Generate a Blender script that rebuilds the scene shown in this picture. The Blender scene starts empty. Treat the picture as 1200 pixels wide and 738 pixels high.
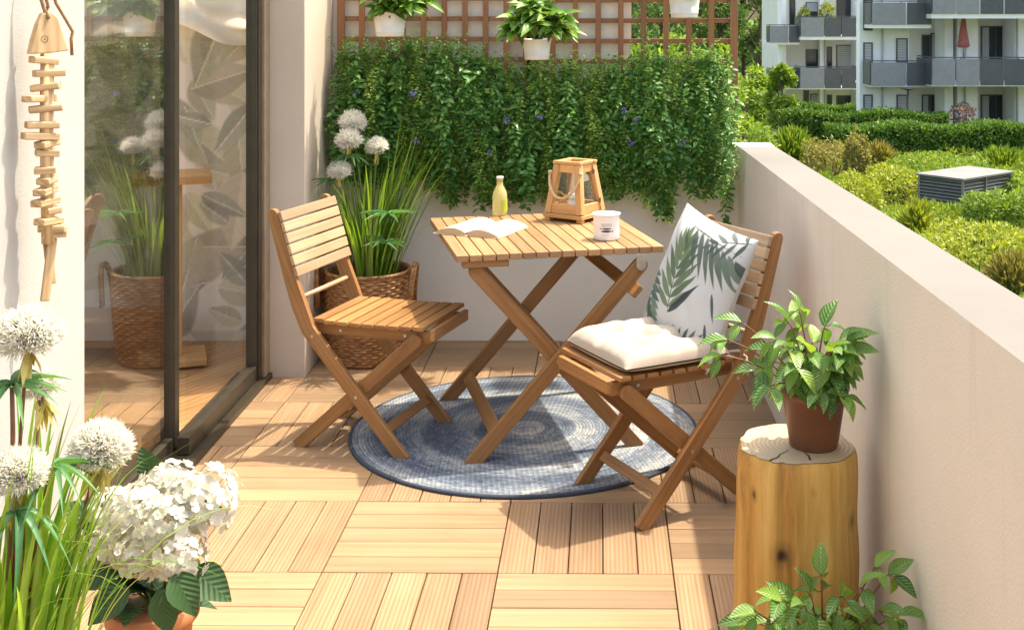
import bpy, bmesh, math, random
import numpy as np
from mathutils import Vector, Matrix, noise
PI = math.pi
R = random.Random(7)
NR = np.random.RandomState(11)
scene = bpy.context.scene
COL = scene.collection
CX, HY, F, CAMH = 690.0, 15.0, 1418.0, 1.544      # principal point / focal length of the photograph

def ray(px, py, y):
    """point that the photograph shows at (px,py) when it stands y metres away"""
    return Vector(((px - CX) / F * y, y, CAMH - (py - HY) / F * y))

# ------------------------------------------------------------------ object helpers
def tag(o, label, cat, group=None, kind=None):
    o['label'] = label
    o['category'] = cat
    if group: o['group'] = group
    if kind: o['kind'] = kind
    return o

def thing(name, loc, label, cat, rz=0.0, group=None):
    o = bpy.data.objects.new(name, None)
    COL.objects.link(o)
    o.location = loc
    o.rotation_euler = (0, 0, rz)
    o.empty_display_size = 0.05
    tag(o, label, cat, group)
    return o

def link_mesh(name, me, parent=None, smooth=False, bevel=0.0, seg=2):
    o = bpy.data.objects.new(name, me)
    COL.objects.link(o)
    if parent is not None: o.parent = parent
    if smooth:
        me.polygons.foreach_set('use_smooth', [True] * len(me.polygons))
    if bevel:
        m = o.modifiers.new('Bevel', 'BEVEL')
        m.width = bevel; m.segments = seg; m.limit_method = 'ANGLE'; m.angle_limit = math.radians(40)
    return o

class MB:
    """collects shapes for ONE mesh object, with uv in metres along the grain"""
    def __init__(s):
        s.v = []; s.f = []; s.uv = []; s.mi = []
    def add(s, verts, faces, uvs=None, mi=0):
        n = len(s.v)
        s.v.extend([tuple(v) for v in verts])
        for k, f in enumerate(faces):
            s.f.append([n + i for i in f])
            if uvs is None:
                s.uv.append([(verts[i][0], verts[i][1]) for i in f])
            else:
                s.uv.append(uvs[k])
            s.mi.append(mi)
    def obox(s, c, ax, ay, az, size, mi=0):
        """box with centre c, axes ax (grain), ay, az"""
        c = Vector(c); ax = Vector(ax).normalized(); ay = Vector(ay).normalized(); az = Vector(az).normalized()
        hx, hy, hz = size[0] / 2, size[1] / 2, size[2] / 2
        loc = [(-hx, -hy, -hz), (hx, -hy, -hz), (hx, hy, -hz), (-hx, hy, -hz), (-hx, -hy, hz), (hx, -hy, hz), (hx, hy, hz), (-hx, hy, hz)]
        vs = [c + ax * p[0] + ay * p[1] + az * p[2] for p in loc]
        fs = [(0, 3, 2, 1), (4, 5, 6, 7), (0, 1, 5, 4), (1, 2, 6, 5), (2, 3, 7, 6), (3, 0, 4, 7)]
        o1, o2 = R.uniform(0, 9), R.uniform(0, 9)
        uvs = [[(loc[i][0] + o1, loc[i][1] + loc[i][2] * 1.3 + o2) for i in f] for f in fs]
        if ax.cross(ay).dot(az) < 0:
            fs = [tuple(reversed(f)) for f in fs]; uvs = [list(reversed(u)) for u in uvs]
        s.add(vs, fs, uvs, mi)
    def box(s, x0, x1, y0, y1, z0, z1, grain='x', mi=0):
        c = ((x0 + x1) / 2, (y0 + y1) / 2, (z0 + z1) / 2)
        X, Y, Z = (1, 0, 0), (0, 1, 0), (0, 0, 1)
        dx, dy, dz = abs(x1 - x0), abs(y1 - y0), abs(z1 - z0)
        if grain == 'x': s.obox(c, X, Y, Z, (dx, dy, dz), mi)
        elif grain == 'y': s.obox(c, Y, Z, X, (dy, dz, dx), mi)
        else: s.obox(c, Z, X, Y, (dz, dx, dy), mi)
    def beam(s, p0, p1, w, t, side, mi=0):
        p0 = Vector(p0); p1 = Vector(p1); a = p1 - p0
        sd = Vector(side); sd = (sd - a * (sd.dot(a) / a.length_squared)).normalized()
        s.obox((p0 + p1) / 2, a, a.cross(sd), sd, (a.length, w, t), mi)
    def ribbon(s, pts, w, t, org, ua, za, la, round0=False, round1=False, mi=0):
        """flat board: polyline pts (u,z) in the plane ua/za, width w in plane, thickness t along la"""
        P = [Vector(p) for p in pts]
        n = len(P); L = []; Rr = []; dist = [0.0]
        for i in range(1, n): dist.append(dist[-1] + (P[i] - P[i - 1]).length)
        ws = w if isinstance(w, (list, tuple)) else [w] * n
        for i in range(n):
            d = (P[min(i + 1, n - 1)] - P[max(i - 1, 0)]).normalized()
            if 0 < i < n - 1:
                d1 = (P[i] - P[i - 1]).normalized(); d2 = (P[i + 1] - P[i]).normalized()
                d = (d1 + d2).normalized(); k = 1 / max(.5, d.dot(d1))
            else: k = 1
            nn = Vector((-d.y, d.x))
            L.append(P[i] + nn * ws[i] / 2 * k); Rr.append(P[i] - nn * ws[i] / 2 * k)
        outline = list(L)
        du = list(dist)
        def cap(a, b, d0):
            c = (a + b) / 2; r = (a - b).length / 2; e0 = (a - c).normalized(); out = []
            for k in range(1, 6):
                th = PI * k / 6
                # rotate from a to b round the outside
                out.append((c + Vector((e0.x * math.cos(th) + e0.y * math.sin(th), e0.y * math.cos(th) - e0.x * math.sin(th))) * r))
            return out
        if round1:
            c = cap(L[-1], Rr[-1], 0); outline += c; du += [dist[-1] + .01] * len(c)
        outline += list(reversed(Rr)); du += list(reversed(dist))
        if round0:
            c = cap(Rr[0], L[0], 0); outline += c; du += [-.01] * len(c)
        org = Vector(org); ua = Vector(ua); za = Vector(za); la = Vector(la)
        m = len(outline); o1, o2 = R.uniform(0, 9), R.uniform(0, 9)
        top = [org + ua * q.x + za * q.y + la * t / 2 for q in outline]
        bot = [org + ua * q.x + za * q.y - la * t / 2 for q in outline]
        # across coordinate: signed offset
        ac = []
        for q in outline:
            best = min(range(n), key=lambda i: (P[i] - q).length)
            ac.append((q - P[best]).length * (1 if q in L else -1))
        uvT = [(du[i] + o1, ac[i] + o2) for i in range(m)]
        fs = []; uvs = []
        fs.append(list(range(m))); uvs.append([uvT[i] for i in range(m)])
        fs.append([m + i for i in reversed(range(m))]); uvs.append([(uvT[i][0] + 2, uvT[i][1]) for i in reversed(range(m))])
        for i in range(m):
            j = (i + 1) % m
            fs.append([i, m + i, m + j, j])
            uvs.append([(du[i] + o1, o2 + .2), (du[i] + o1, o2 + .2 + t), (du[j] + o1, o2 + .2 + t), (du[j] + o1, o2 + .2)])
        nrm = (top[1] - top[0]).cross(top[2] - top[1])
        s.add(top + bot, fs, uvs, mi)
    def tube(s, pts, r, seg=8, mi=0, caps=True):
        pts = [Vector(p) for p in pts]; n = len(pts)
        rs = r if isinstance(r, (list, tuple)) else [r] * n
        vs = []; prev = None; d = 0; ds = []
        for i in range(n):
            t = (pts[min(i + 1, n - 1)] - pts[max(i - 1, 0)]).normalized()
            if prev is None:
                a = t.cross(Vector((0, 0, 1)))
                if a.length < .05: a = t.cross(Vector((1, 0, 0)))
                a.normalize()
            else:
                a = (prev - t * prev.dot(t)).normalized()
            prev = a; b = t.cross(a)
            if i: d += (pts[i] - pts[i - 1]).length
            ds.append(d)
            for k in range(seg):
                th = 2 * PI * k / seg
                vs.append(pts[i] + (a * math.cos(th) + b * math.sin(th)) * rs[i])
        fs = []; uvs = []; C = 2 * PI * max(rs) / seg
        for i in range(n - 1):
            for k in range(seg):
                k2 = (k + 1) % seg
                fs.append([i * seg + k, i * seg + k2, (i + 1) * seg + k2, (i + 1) * seg + k])
                uvs.append([(ds[i], k * C), (ds[i], (k + 1) * C), (ds[i + 1], (k + 1) * C), (ds[i + 1], k * C)])
        if caps:
            fs.append(list(reversed(range(seg)))); uvs.append([(0, 0)] * seg)
            fs.append([(n - 1) * seg + k for k in range(seg)]); uvs.append([(0, 0)] * seg)
        s.add(vs, fs, uvs, mi)
    def lathe(s, prof, c=(0, 0, 0), seg=32, mi=0, wob=None, closed_top=False, closed_bot=False):
        vs = []; n = len(prof); c = Vector(c)
        for i, (r, z) in enumerate(prof):
            for k in range(seg):
                th = 2 * PI * k / seg
                rr = r + (wob(th, z, i) if wob else 0)
                vs.append(c + Vector((rr * math.cos(th), rr * math.sin(th), z)))
        fs = []; uvs = []; d = 0
        for i in range(n - 1):
            dd = math.hypot(prof[i + 1][0] - prof[i][0], prof[i + 1][1] - prof[i][1])
            for k in range(seg):
                k2 = (k + 1) % seg
                fs.append([i * seg + k, i * seg + k2, (i + 1) * seg + k2, (i + 1) * seg + k])
                uvs.append([(k / seg, d), ((k + 1) / seg, d), ((k + 1) / seg, d + dd), (k / seg, d + dd)])
            d += dd
        if closed_bot: fs.append(list(reversed(range(seg)))); uvs.append([(0, 0)] * seg)
        if closed_top: fs.append([(n - 1) * seg + k for k in range(seg)]); uvs.append([(0, 0)] * seg)
        s.add(vs, fs, uvs, mi)
    def grid(s, fn, nu, nv, mi=0, flip=False):
        vs = [Vector(fn(i / nu, j / nv)) for j in range(nv + 1) for i in range(nu + 1)]
        fs = []; uvs = []
        for j in range(nv):
            for i in range(nu):
                a = j * (nu + 1) + i
                q = [a, a + 1, a + nu + 2, a + nu + 1]
                u = [(i / nu, j / nv), ((i + 1) / nu, j / nv), ((i + 1) / nu, (j + 1) / nv), (i / nu, (j + 1) / nv)]
                if flip: q.reverse(); u.reverse()
                fs.append(q); uvs.append(u)
        s.add(vs, fs, uvs, mi)
    def build(s, name, mats, parent=None, smooth=False, bevel=0.0, seg=2):
        me = bpy.data.meshes.new(name)
        me.from_pydata(s.v, [], s.f)
        for m in (mats if isinstance(mats, (list, tuple)) else [mats]): me.materials.append(m)
        ul = me.uv_layers.new(name='UVMap')
        ul.data.foreach_set('uv', [c for f in s.uv for p in f for c in p])
        me.polygons.foreach_set('material_index', s.mi)
        me.update()
        bm = bmesh.new(); bm.from_mesh(me); bmesh.ops.recalc_face_normals(bm, faces=bm.faces); bm.to_mesh(me); bm.free()
        return link_mesh(name, me, parent, smooth, bevel, seg)

# leaf templates: (x across, y along, z up), faces
T_SMALL = (np.array([(0, 0, 0), (-.5, .45, .10), (.5, .45, .10), (0, 1, -.05)], float), [(0, 2, 3), (0, 3, 1)])
T_OVAL = (np.array([(0, 0, 0), (-.46, .33, .06), (0, .36, -.02), (.46, .33, .06), (-.42, .66, .02), (0, .7, -.06), (.42, .66, .02), (0, 1, -.22)], float),
          [(0, 2, 1), (0, 3, 2), (1, 2, 5, 4), (2, 3, 6, 5), (4, 5, 7), (5, 6, 7)])
def long_template(n=7, droop=.3, fold=.08, shape=1.0):
    vs = []; fs = []
    for i in range(n + 1):
        t = i / n
        w = .5 * math.sin(PI * min(1, (t * .93 + .05)) ** shape) if i < n else .02
        z = -droop * t * t
        vs += [(-w, t, z + fold * w * 2), (0, t, z), (w, t, z + fold * w * 2)]
    for i in range(n):
        a = i * 3
        fs += [(a, a + 1, a + 4, a + 3), (a + 1, a + 2, a + 5, a + 4)]
    return (np.array(vs, float), fs)
T_PILEA = long_template(8, .28, .16, .85)
T_PETAL = (np.array([(0, 0, 0), (-.34, .28, .03), (0, .35, -.03), (.34, .28, .03), (-.52, .66, .07), (0, .68, -.02), (.52, .66, .07), (-.26, .97, .01), (0, .93, -.06), (.26, .97, .01)], float), [(0, 2, 1), (0, 3, 2), (1, 2, 5, 4), (2, 3, 6, 5), (4, 5, 8, 7), (5, 6, 9, 8)])
T_PETAL0 = (np.array([(0, 0, 0), (-.5, .6, .05), (0, .55, -.02), (.5, .6, .05), (-.3, 1, -.05), (.3, 1, -.05)], float), [(0, 2, 1), (0, 3, 2), (1, 2, 4), (2, 3, 5), (2, 5, 4)])
T_RAY = long_template(4, .12, .12, .75)
T_FIL = (np.array([(-.5, 0, 0), (.5, 0, 0), (.8, .6, .03), (-.8, .6, .03), (0, 1, -.02)], float), [(0, 1, 2, 3), (3, 2, 4)])

def leaves(name, P, D, N, L, W, mat, parent=None, tpl=T_OVAL, smooth=True):
    """many leaves in one mesh; P base points, D directions, N normals, L lengths, W widths (numpy)"""
    P = np.asarray(P, float); D = np.asarray(D, float); N = np.asarray(N, float)
    n = len(P); L = np.broadcast_to(np.asarray(L, float), (n,)); W = np.broadcast_to(np.asarray(W, float), (n,))
    D = D / (np.linalg.norm(D, axis=1, keepdims=True) + 1e-9)
    X = np.cross(D, N); X /= (np.linalg.norm(X, axis=1, keepdims=True) + 1e-9)
    Z = np.cross(X, D)
    tv, tf = tpl; k = len(tv)
    V = (P[:, None, :] + X[:, None, :] * (W[:, None] * tv[None, :, 0])[:, :, None]
         + D[:, None, :] * (L[:, None] * tv[None, :, 1])[:, :, None] + Z[:, None, :] * (L[:, None] * tv[None, :, 2])[:, :, None]).reshape(-1, 3)
    lens = [len(f) for f in tf]; flat = np.array([i for f in tf for i in f])
    loops = (flat[None, :] + (np.arange(n) * k)[:, None]).ravel()
    tot = np.tile(lens, n); starts = np.concatenate([[0], np.cumsum(tot)[:-1]])
    me = bpy.data.meshes.new(name)
    me.vertices.add(len(V)); me.vertices.foreach_set('co', V.ravel())
    me.loops.add(len(loops)); me.loops.foreach_set('vertex_index', loops.astype(np.int32))
    me.polygons.add(len(tot)); me.polygons.foreach_set('loop_start', starts.astype(np.int32))
    me.update(calc_edges=True)
    uv = np.tile(np.stack([tv[flat, 0] + .5, tv[flat, 1]], 1), (n, 1))
    ul = me.uv_layers.new(name='UVMap'); ul.data.foreach_set('uv', uv.ravel())
    me.materials.append(mat)
    me.validate()
    return link_mesh(name, me, parent, smooth)

def unit(v):
    v = np.asarray(v, float)
    return v / (np.linalg.norm(v, axis=-1, keepdims=True) + 1e-9)

# ------------------------------------------------------------------ materials
def new_mat(name):
    m = bpy.data.materials.new(name); m.use_nodes = True
    nt = m.node_tree; b = nt.nodes['Principled BSDF']
    return m, nt, b
def nd(nt, t, **kw):
    n = nt.nodes.new(t)
    for k, v in kw.items(): setattr(n, k, v)
    return n
def ramp(nt, fac, stops):
    r = nd(nt, 'ShaderNodeValToRGB'); e = r.color_ramp.elements
    while len(e) > 1: e.remove(e[0])
    e[0].position = stops[0][0]; e[0].color = (*stops[0][1], 1)
    for p, c in stops[1:]:
        x = e.new(p); x.color = (*c, 1)
    nt.links.new(fac, r.inputs[0]); return r.outputs[0]
def mixc(nt, fac, a, b, mode='MIX'):
    m = nd(nt, 'ShaderNodeMix', data_type='RGBA', blend_type=mode)
    for sock, v in ((m.inputs[0], fac), (m.inputs[6], a), (m.inputs[7], b)):
        if isinstance(v, bpy.types.NodeSocket): nt.links.new(v, sock)
        elif isinstance(v, (int, float)): sock.default_value = v
        else: sock.default_value = (*v, 1)
    return m.outputs[2]
def math_n(nt, op, a, b=None):
    m = nd(nt, 'ShaderNodeMath', operation=op)
    for s, v in zip(m.inputs, (a, b)):
        if v is None: continue
        if isinstance(v, bpy.types.NodeSocket): nt.links.new(v, s)
        else: s.default_value = v
    return m.outputs[0]
def bump(nt, b, h, strength=.3, dist=.01):
    n = nd(nt, 'ShaderNodeBump'); n.inputs['Strength'].default_value = strength; n.inputs['Distance'].default_value = dist
    nt.links.new(h, n.inputs['Height']); nt.links.new(n.outputs[0], b.inputs['Normal'])
def noise_n(nt, vec, scale, detail=4, rough=.55):
    n = nd(nt, 'ShaderNodeTexNoise'); n.inputs['Scale'].default_value = scale; n.inputs['Detail'].default_value = detail; n.inputs['Roughness'].default_value = rough
    if vec is not None: nt.links.new(vec, n.inputs['Vector'])
    return n.outputs['Fac']
def mapping(nt, vec, sc=(1, 1, 1)):
    m = nd(nt, 'ShaderNodeMapping'); m.inputs['Scale'].default_value = sc; nt.links.new(vec, m.inputs['Vector']); return m.outputs[0]

def wood(name, dark, mid, light, rough=.5, ridges=False, gs=1.0, var=.5, rk=.20):
    m, nt, b = new_mat(name)
    uv = nd(nt, 'ShaderNodeUVMap').outputs[0]
    geo = nd(nt, 'ShaderNodeNewGeometry').outputs['Random Per Island']
    addv = nd(nt, 'ShaderNodeVectorMath', operation='ADD'); nt.links.new(uv, addv.inputs[0])
    cmb = nd(nt, 'ShaderNodeCombineXYZ'); nt.links.new(math_n(nt, 'MULTIPLY', geo, 37.0), cmb.inputs[2]); nt.links.new(cmb.outputs[0], addv.inputs[1])
    v = addv.outputs[0]
    fib = noise_n(nt, mapping(nt, v, (3 * gs, 130 * gs, 1)), 1.0, 5, .65)
    warp = noise_n(nt, mapping(nt, v, (2.2 * gs, 16 * gs, 1)), 1.0, 3, .5)
    ring = nd(nt, 'ShaderNodeTexWave', wave_type='BANDS', bands_direction='Y'); ring.inputs['Scale'].default_value = 14 * gs
    ring.inputs['Distortion'].default_value = 9; ring.inputs['Detail'].default_value = 2; ring.inputs['Detail Scale'].default_value = .7
    nt.links.new(mapping(nt, v, (.12, 1, 1)), ring.inputs['Vector'])
    f = math_n(nt, 'ADD', math_n(nt, 'MULTIPLY', fib, .45), math_n(nt, 'ADD', math_n(nt, 'MULTIPLY', warp, .38), math_n(nt, 'MULTIPLY', ring.outputs['Fac'], rk)))
    if rk < .2: f = math_n(nt, 'ADD', f, (.20 - rk) * .5)
    c = ramp(nt, f, [(.28, dark), (.5, mid), (.72, light)])
    tone = ramp(nt, geo, [(0, (1 - .34 * var,) * 3), (.5, (1, 1, 1)), (1, (1 + .2 * var, 1 + .17 * var, 1 + .12 * var))])
    c = mixc(nt, 1.0, c, tone, 'MULTIPLY')
    h = fib
    if ridges:
        w = nd(nt, 'ShaderNodeTexWave', wave_type='BANDS', bands_direction='Y'); w.inputs['Scale'].default_value = ridges
        w.inputs['Distortion'].default_value = .6; w.inputs['Detail'].default_value = 1
        nt.links.new(mapping(nt, v, (.15, 1, 1)), w.inputs['Vector'])
        c = mixc(nt, math_n(nt, 'MULTIPLY', w.outputs['Fac'], .55), c, mixc(nt, 1.0, c, (.62, .52, .42), 'MULTIPLY'))
        h = math_n(nt, 'SUBTRACT', math_n(nt, 'MULTIPLY', fib, .3), math_n(nt, 'MULTIPLY', w.outputs['Fac'], .8))
    oc = nd(nt, 'ShaderNodeTexCoord').outputs['Object']
    we = noise_n(nt, oc, 3.2, 5, .65)          # wear and weathering in patches
    c = mixc(nt, ramp(nt, we, [(.52, (0, 0, 0)), (.75, (.5, .5, .5))]), c, mixc(nt, 1.0, c, (.72, .68, .64), 'MULTIPLY'))
    nt.links.new(c, b.inputs['Base Color']); b.inputs['Roughness'].default_value = rough
    nt.links.new(ramp(nt, fib, [(.3, (rough - .1,) * 3), (.7, (rough + .15,) * 3)]), b.inputs['Roughness'])
    bump(nt, b, h, .25, .003)
    return m

def plaster(name, c0, c1, sc=1.0, bstr=.25, stain=None):
    m, nt, b = new_mat(name)
    oc = nd(nt, 'ShaderNodeTexCoord').outputs['Object']
    big = noise_n(nt, oc, 1.6 * sc, 4, .6); fine = noise_n(nt, oc, 140 * sc, 3, .6)
    c = ramp(nt, big, [(.3, c0), (.7, c1)])
    c = mixc(nt, math_n(nt, 'MULTIPLY', fine, .16), c, mixc(nt, 1.0, c, (.7, .68, .64), 'MULTIPLY'))
    if stain:
        st = noise_n(nt, mapping(nt, oc, (1.5, 1.5, .5)), 2.3, 5, .6)
        sk = noise_n(nt, mapping(nt, oc, (9, 9, .7)), 1.0, 4, .65)
        c = mixc(nt, ramp(nt, sk, [(.55, (0, 0, 0)), (.78, (.35, .35, .35))]), c, (.52, .45, .36))
        c = mixc(nt, ramp(nt, st, [(.52, (0, 0, 0)), (.75, (.55, .55, .55))]), c, stain)
    nt.links.new(c, b.inputs['Base Color']); b.inputs['Roughness'].default_value = .85
    bump(nt, b, fine, bstr, .004)
    return m

def plain(name, col, rough=.5, metal=0, var=.08, sc=30, spec=None):
    m, nt, b = new_mat(name)
    oc = nd(nt, 'ShaderNodeTexCoord').outputs['Object']
    n = noise_n(nt, oc, sc, 4, .6)
    d = tuple(x * (1 - var * 2) for x in col); l = tuple(min(1, x * (1 + var)) for x in col)
    nt.links.new(ramp(nt, n, [(.3, d), (.7, l)]), b.inputs['Base Color'])
    b.inputs['Roughness'].default_value = rough; b.inputs['Metallic'].default_value = metal
    if spec is not None: b.inputs['Specular IOR Level'].default_value = spec
    bump(nt, b, n, .06, .002)
    return m

def leafm(name, stops, trans=.3, rough=.45, tcol=None, vein=False, spec=.4, patch=0):
    """foliage: every leaf its own tone"""
    m, nt, b = new_mat(name)
    g = nd(nt, 'ShaderNodeNewGeometry').outputs['Random Per Island']
    if patch:     # plants of different tone grow in drifts
        pn = noise_n(nt, nd(nt, 'ShaderNodeTexCoord').outputs['Object'], patch, 3, .6)
        g = math_n(nt, 'ADD', math_n(nt, 'MULTIPLY', g, .45), math_n(nt, 'MULTIPLY', math_n(nt, 'SUBTRACT', pn, .3), 1.35))
    c = ramp(nt, g, stops)
    if vein:
        uv = nd(nt, 'ShaderNodeUVMap').outputs[0]
        sep = nd(nt, 'ShaderNodeSeparateXYZ'); nt.links.new(uv, sep.inputs[0])
        ax = math_n(nt, 'ABSOLUTE', math_n(nt, 'SUBTRACT', sep.outputs[0], .5))
        # pale bands between the side veins, on both sides of the midrib
        ph = math_n(nt, 'ADD', math_n(nt, 'MULTIPLY', sep.outputs[1], 44.0), math_n(nt, 'MULTIPLY', ax, -34.0))
        band = math_n(nt, 'MULTIPLY', math_n(nt, 'ADD', math_n(nt, 'SINE', ph), 1.0), .5)
        nz = noise_n(nt, mapping(nt, uv, (6, 9, 1)), 1.0, 2)
        band = math_n(nt, 'MULTIPLY', band, nz)
        side = math_n(nt, 'MULTIPLY', math_n(nt, 'GREATER_THAN', ax, .05), math_n(nt, 'LESS_THAN', ax, .36))
        k = math_n(nt, 'MULTIPLY', ramp(nt, band, [(.22, (0, 0, 0)), (.42, (1, 1, 1))]), side)
        c = mixc(nt, math_n(nt, 'MULTIPLY', k, .36), c, vein)
        rib = math_n(nt, 'LESS_THAN', ax, .03)
        c = mixc(nt, math_n(nt, 'MULTIPLY', rib, .6), c, vein)
        bump(nt, b, math_n(nt, 'SINE', ph), .3, .004)
    nt.links.new(c, b.inputs['Base Color']); b.inputs['Roughness'].default_value = rough; b.inputs['Specular IOR Level'].default_value = spec
    if trans:
        t = nd(nt, 'ShaderNodeBsdfTranslucent')
        nt.links.new(mixc(nt, 1.0, c, tcol or (1.5, 1.45, .6), 'MULTIPLY'), t.inputs[0])
        mx = nd(nt, 'ShaderNodeMixShader'); mx.inputs[0].default_value = trans
        out = nt.nodes['Material Output']
        nt.links.new(b.outputs[0], mx.inputs[1]); nt.links.new(t.outputs[0], mx.inputs[2]); nt.links.new(mx.outputs[0], out.inputs[0])
    return m

def glass_pane(name, refl, tint=(.96, .97, .95)):
    m, nt, b = new_mat(name)
    nt.nodes.remove(b)
    tr = nd(nt, 'ShaderNodeBsdfTransparent'); tr.inputs[0].default_value = (*tint, 1)
    gl = nd(nt, 'ShaderNodeBsdfGlossy'); gl.inputs['Roughness'].default_value = .004
    lw = nd(nt, 'ShaderNodeLayerWeight'); lw.inputs['Blend'].default_value = .5
    fr = math_n(nt, 'ADD', math_n(nt, 'MULTIPLY', math_n(nt, 'POWER', lw.outputs['Facing'], 4.0), .96), .04)
    mx = nd(nt, 'ShaderNodeMixShader')
    nt.links.new(math_n(nt, 'MINIMUM', math_n(nt, 'MULTIPLY', fr, refl), .9), mx.inputs[0])
    nt.links.new(tr.outputs[0], mx.inputs[1]); nt.links.new(gl.outputs[0], mx.inputs[2])
    nt.links.new(mx.outputs[0], nt.nodes['Material Output'].inputs[0])
    return m

M = {}
M['acacia_mid'] = wood('acacia_mid', (.245, .122, .052), (.345, .188, .088), (.43, .26, .132), .42, rk=.06, var=.8)
M['acacia'] = wood('acacia', (.165, .070, .022), (.315, .146, .050), (.43, .226, .087), .42, rk=.07, var=.9)
M['acacia_sunlit'] = wood('acacia_sunlit', (.31, .18, .096), (.41, .266, .155), (.48, .335, .212), .45, rk=.06, var=.8)  # same acacia, with the sunlight on the chair backs put into its colour
M['deck_smooth'] = wood('deck_smooth', (.200, .115, .058), (.282, .174, .094), (.345, .227, .134), .55, gs=.6, var=.8, rk=.06)
M['deck_ridged'] = wood('deck_ridged', (.205, .120, .062), (.288, .180, .100), (.35, .233, .140), .6, ridges=26.0, gs=.6, var=.8, rk=.03)
M['deck_base'] = plain('deck_base', (.10, .055, .025), .8)
M['parquet'] = wood('parquet', (.26, .125, .045), (.42, .215, .085), (.54, .31, .14), .4, gs=.6)
M['driftwood'] = wood('driftwood', (.34, .20, .10), (.55, .36, .19), (.70, .50, .30), .7)
M['trellis'] = wood('trellis', (.17, .065, .026), (.27, .11, .045), (.36, .16, .07), .55, rk=.05)
M['lantern'] = wood('lantern', (.42, .20, .07), (.58, .30, .11), (.68, .40, .17), .5, rk=.05)
M['wall'] = plaster('wall', (.76, .685, .585), (.82, .75, .65), 1.0, .35)
M['parapet'] = plaster('parapet', (.72, .645, .55), (.79, .715, .62), 1.0, .5, stain=(.60, .53, .43))
M['coping'] = plaster('coping', (.150, .137, .122), (.183, .168, .150), .8, .25)
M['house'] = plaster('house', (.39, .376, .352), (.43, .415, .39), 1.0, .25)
M['pier'] = plaster('pier', (.52, .43, .345), (.58, .485, .395), 1.0, .2)
M['alu'] = plain('alu', (.052, .042, .029), .38, .3, .1, 12)
M['alu_edge'] = plain('alu_edge', (.30, .22, .15), .4, .2, .1, 12)
M['glass_l'] = glass_pane('glass_l', 2.7)
M['glass_r'] = glass_pane('glass_r', .28, (.98, .975, .96))
M['steel'] = plain('steel', (.6, .58, .55), .3, 1.0)
M['white_metal'] = plain('white_metal', (.80, .77, .72), .38, 0, .04)
M['enamel'] = plain('enamel', (.82, .80, .78), .18, 0, .02)
M['ink'] = plain('ink', (.03, .04, .08), .5)
M['grey_ink'] = plain('grey_ink', (.30, .30, .33), .5)
M['rope'] = plain('rope', (.55, .38, .20), .9, 0, .2, 200)
M['cord'] = plain('cord', (.30, .17, .08), .9, 0, .2, 200)
M['paper'] = plain('paper', (.64, .61, .55), .8, 0, .03, 60)
M['page_edge'] = plain('page_edge', (.55, .40, .24), .8, 0, .15, 300)
M['wax'] = plain('wax', (.85, .80, .70), .5, 0, .02)
M['terracotta'] = plain('terracotta', (.50, .19, .075), .75, 0, .12, 18)
M['brown_plastic'] = plain('brown_plastic', (.17, .068, .034), .5, 0, .08, 14)
M['soil'] = plain('soil', (.03, .02, .012), .95, 0, .3, 80)
M['stem'] = plain('stem', (.10, .16, .03), .6)
M['redstem'] = plain('redstem', (.17, .07, .03), .6)
M['darkstem'] = plain('darkstem', (.10, .055, .03), .7)
M['valance'] = leafm('valance', [(0, (.82, .77, .70)), (1, (.82, .77, .70))], .45, .9, (1, .97, .9), spec=.1)
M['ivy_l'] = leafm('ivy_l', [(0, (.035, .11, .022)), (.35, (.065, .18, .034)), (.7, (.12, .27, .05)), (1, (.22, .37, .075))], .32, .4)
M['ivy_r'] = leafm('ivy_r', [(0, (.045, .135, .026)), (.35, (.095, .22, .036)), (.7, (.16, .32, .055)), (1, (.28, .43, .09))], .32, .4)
M['ivy_big'] = leafm('ivy_big', [(0, (.05, .16, .035)), (.5, (.105, .26, .06)), (1, (.20, .38, .10))], .3, .35)
M['ivy_lime'] = leafm('ivy_lime', [(0, (.13, .25, .035)), (.5, (.24, .38, .055)), (1, (.38, .50, .10))], .35, .4)
M['lav'] = leafm('lav', [(0, (.10, .10, .28)), (1, (.22, .20, .45))], .2, .7, (1, 1, 1))
M['blade'] = leafm('blade', [(0, (.34, .27, .11)), (.05, (.26, .28, .07)), (.10, (.08, .20, .022)), (.5, (.18, .34, .04)), (1, (.36, .48, .10))], .42, .4)
M['whorl'] = leafm('whorl', [(0, (.05, .16, .06)), (1, (.13, .29, .12))], .3, .45)
M['pomcore'] = plain('pomcore', (.88, .86, .78), .95, 0, .05, 150)
M['pompom'] = leafm('pompom', [(0, (.86, .84, .76)), (.3, (.90, .89, .85)), (1, (.92, .915, .90))], .58, .9, (1, .98, .9), spec=.1)
M['pombase'] = leafm('pombase', [(0, (.50, .40, .08)), (1, (.66, .56, .22))], .3, .8, (1, .95, .6), spec=.1)
M['floret'] = leafm('floret', [(0, (.46, .47, .28)), (.15, (.62, .60, .51)), (1, (.70, .69, .65))], .30, .8, (1, .98, .92), spec=.15)
M['hyleaf'] = leafm('hyleaf', [(0, (.02, .055, .02)), (1, (.045, .105, .032))], .15, .5, None, vein=(.045, .105, .034))
M['pilea'] = leafm('pilea', [(0, (.045, .14, .02)), (.5, (.10, .23, .032)), (1, (.24, .39, .06))], .32, .28, None, vein=(.34, .46, .22), spec=.5)
M['pot_leaf'] = leafm('pot_leaf', [(0, (.06, .15, .02)), (.5, (.12, .25, .035)), (1, (.24, .37, .07))], .25, .4)
M['shrub'] = leafm('shrub', [(0, (.09, .17, .022)), (.5, (.17, .27, .035)), (1, (.28, .36, .06))], .3, .6)
M['shrub_y'] = leafm('shrub_y', [(0, (.16, .21, .025)), (.5, (.28, .33, .04)), (1, (.40, .42, .08))], .3, .6)
M['shrub_tan'] = leafm('shrub_tan', [(0, (.16, .15, .04)), (1, (.34, .30, .10))], .3, .6)
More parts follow.
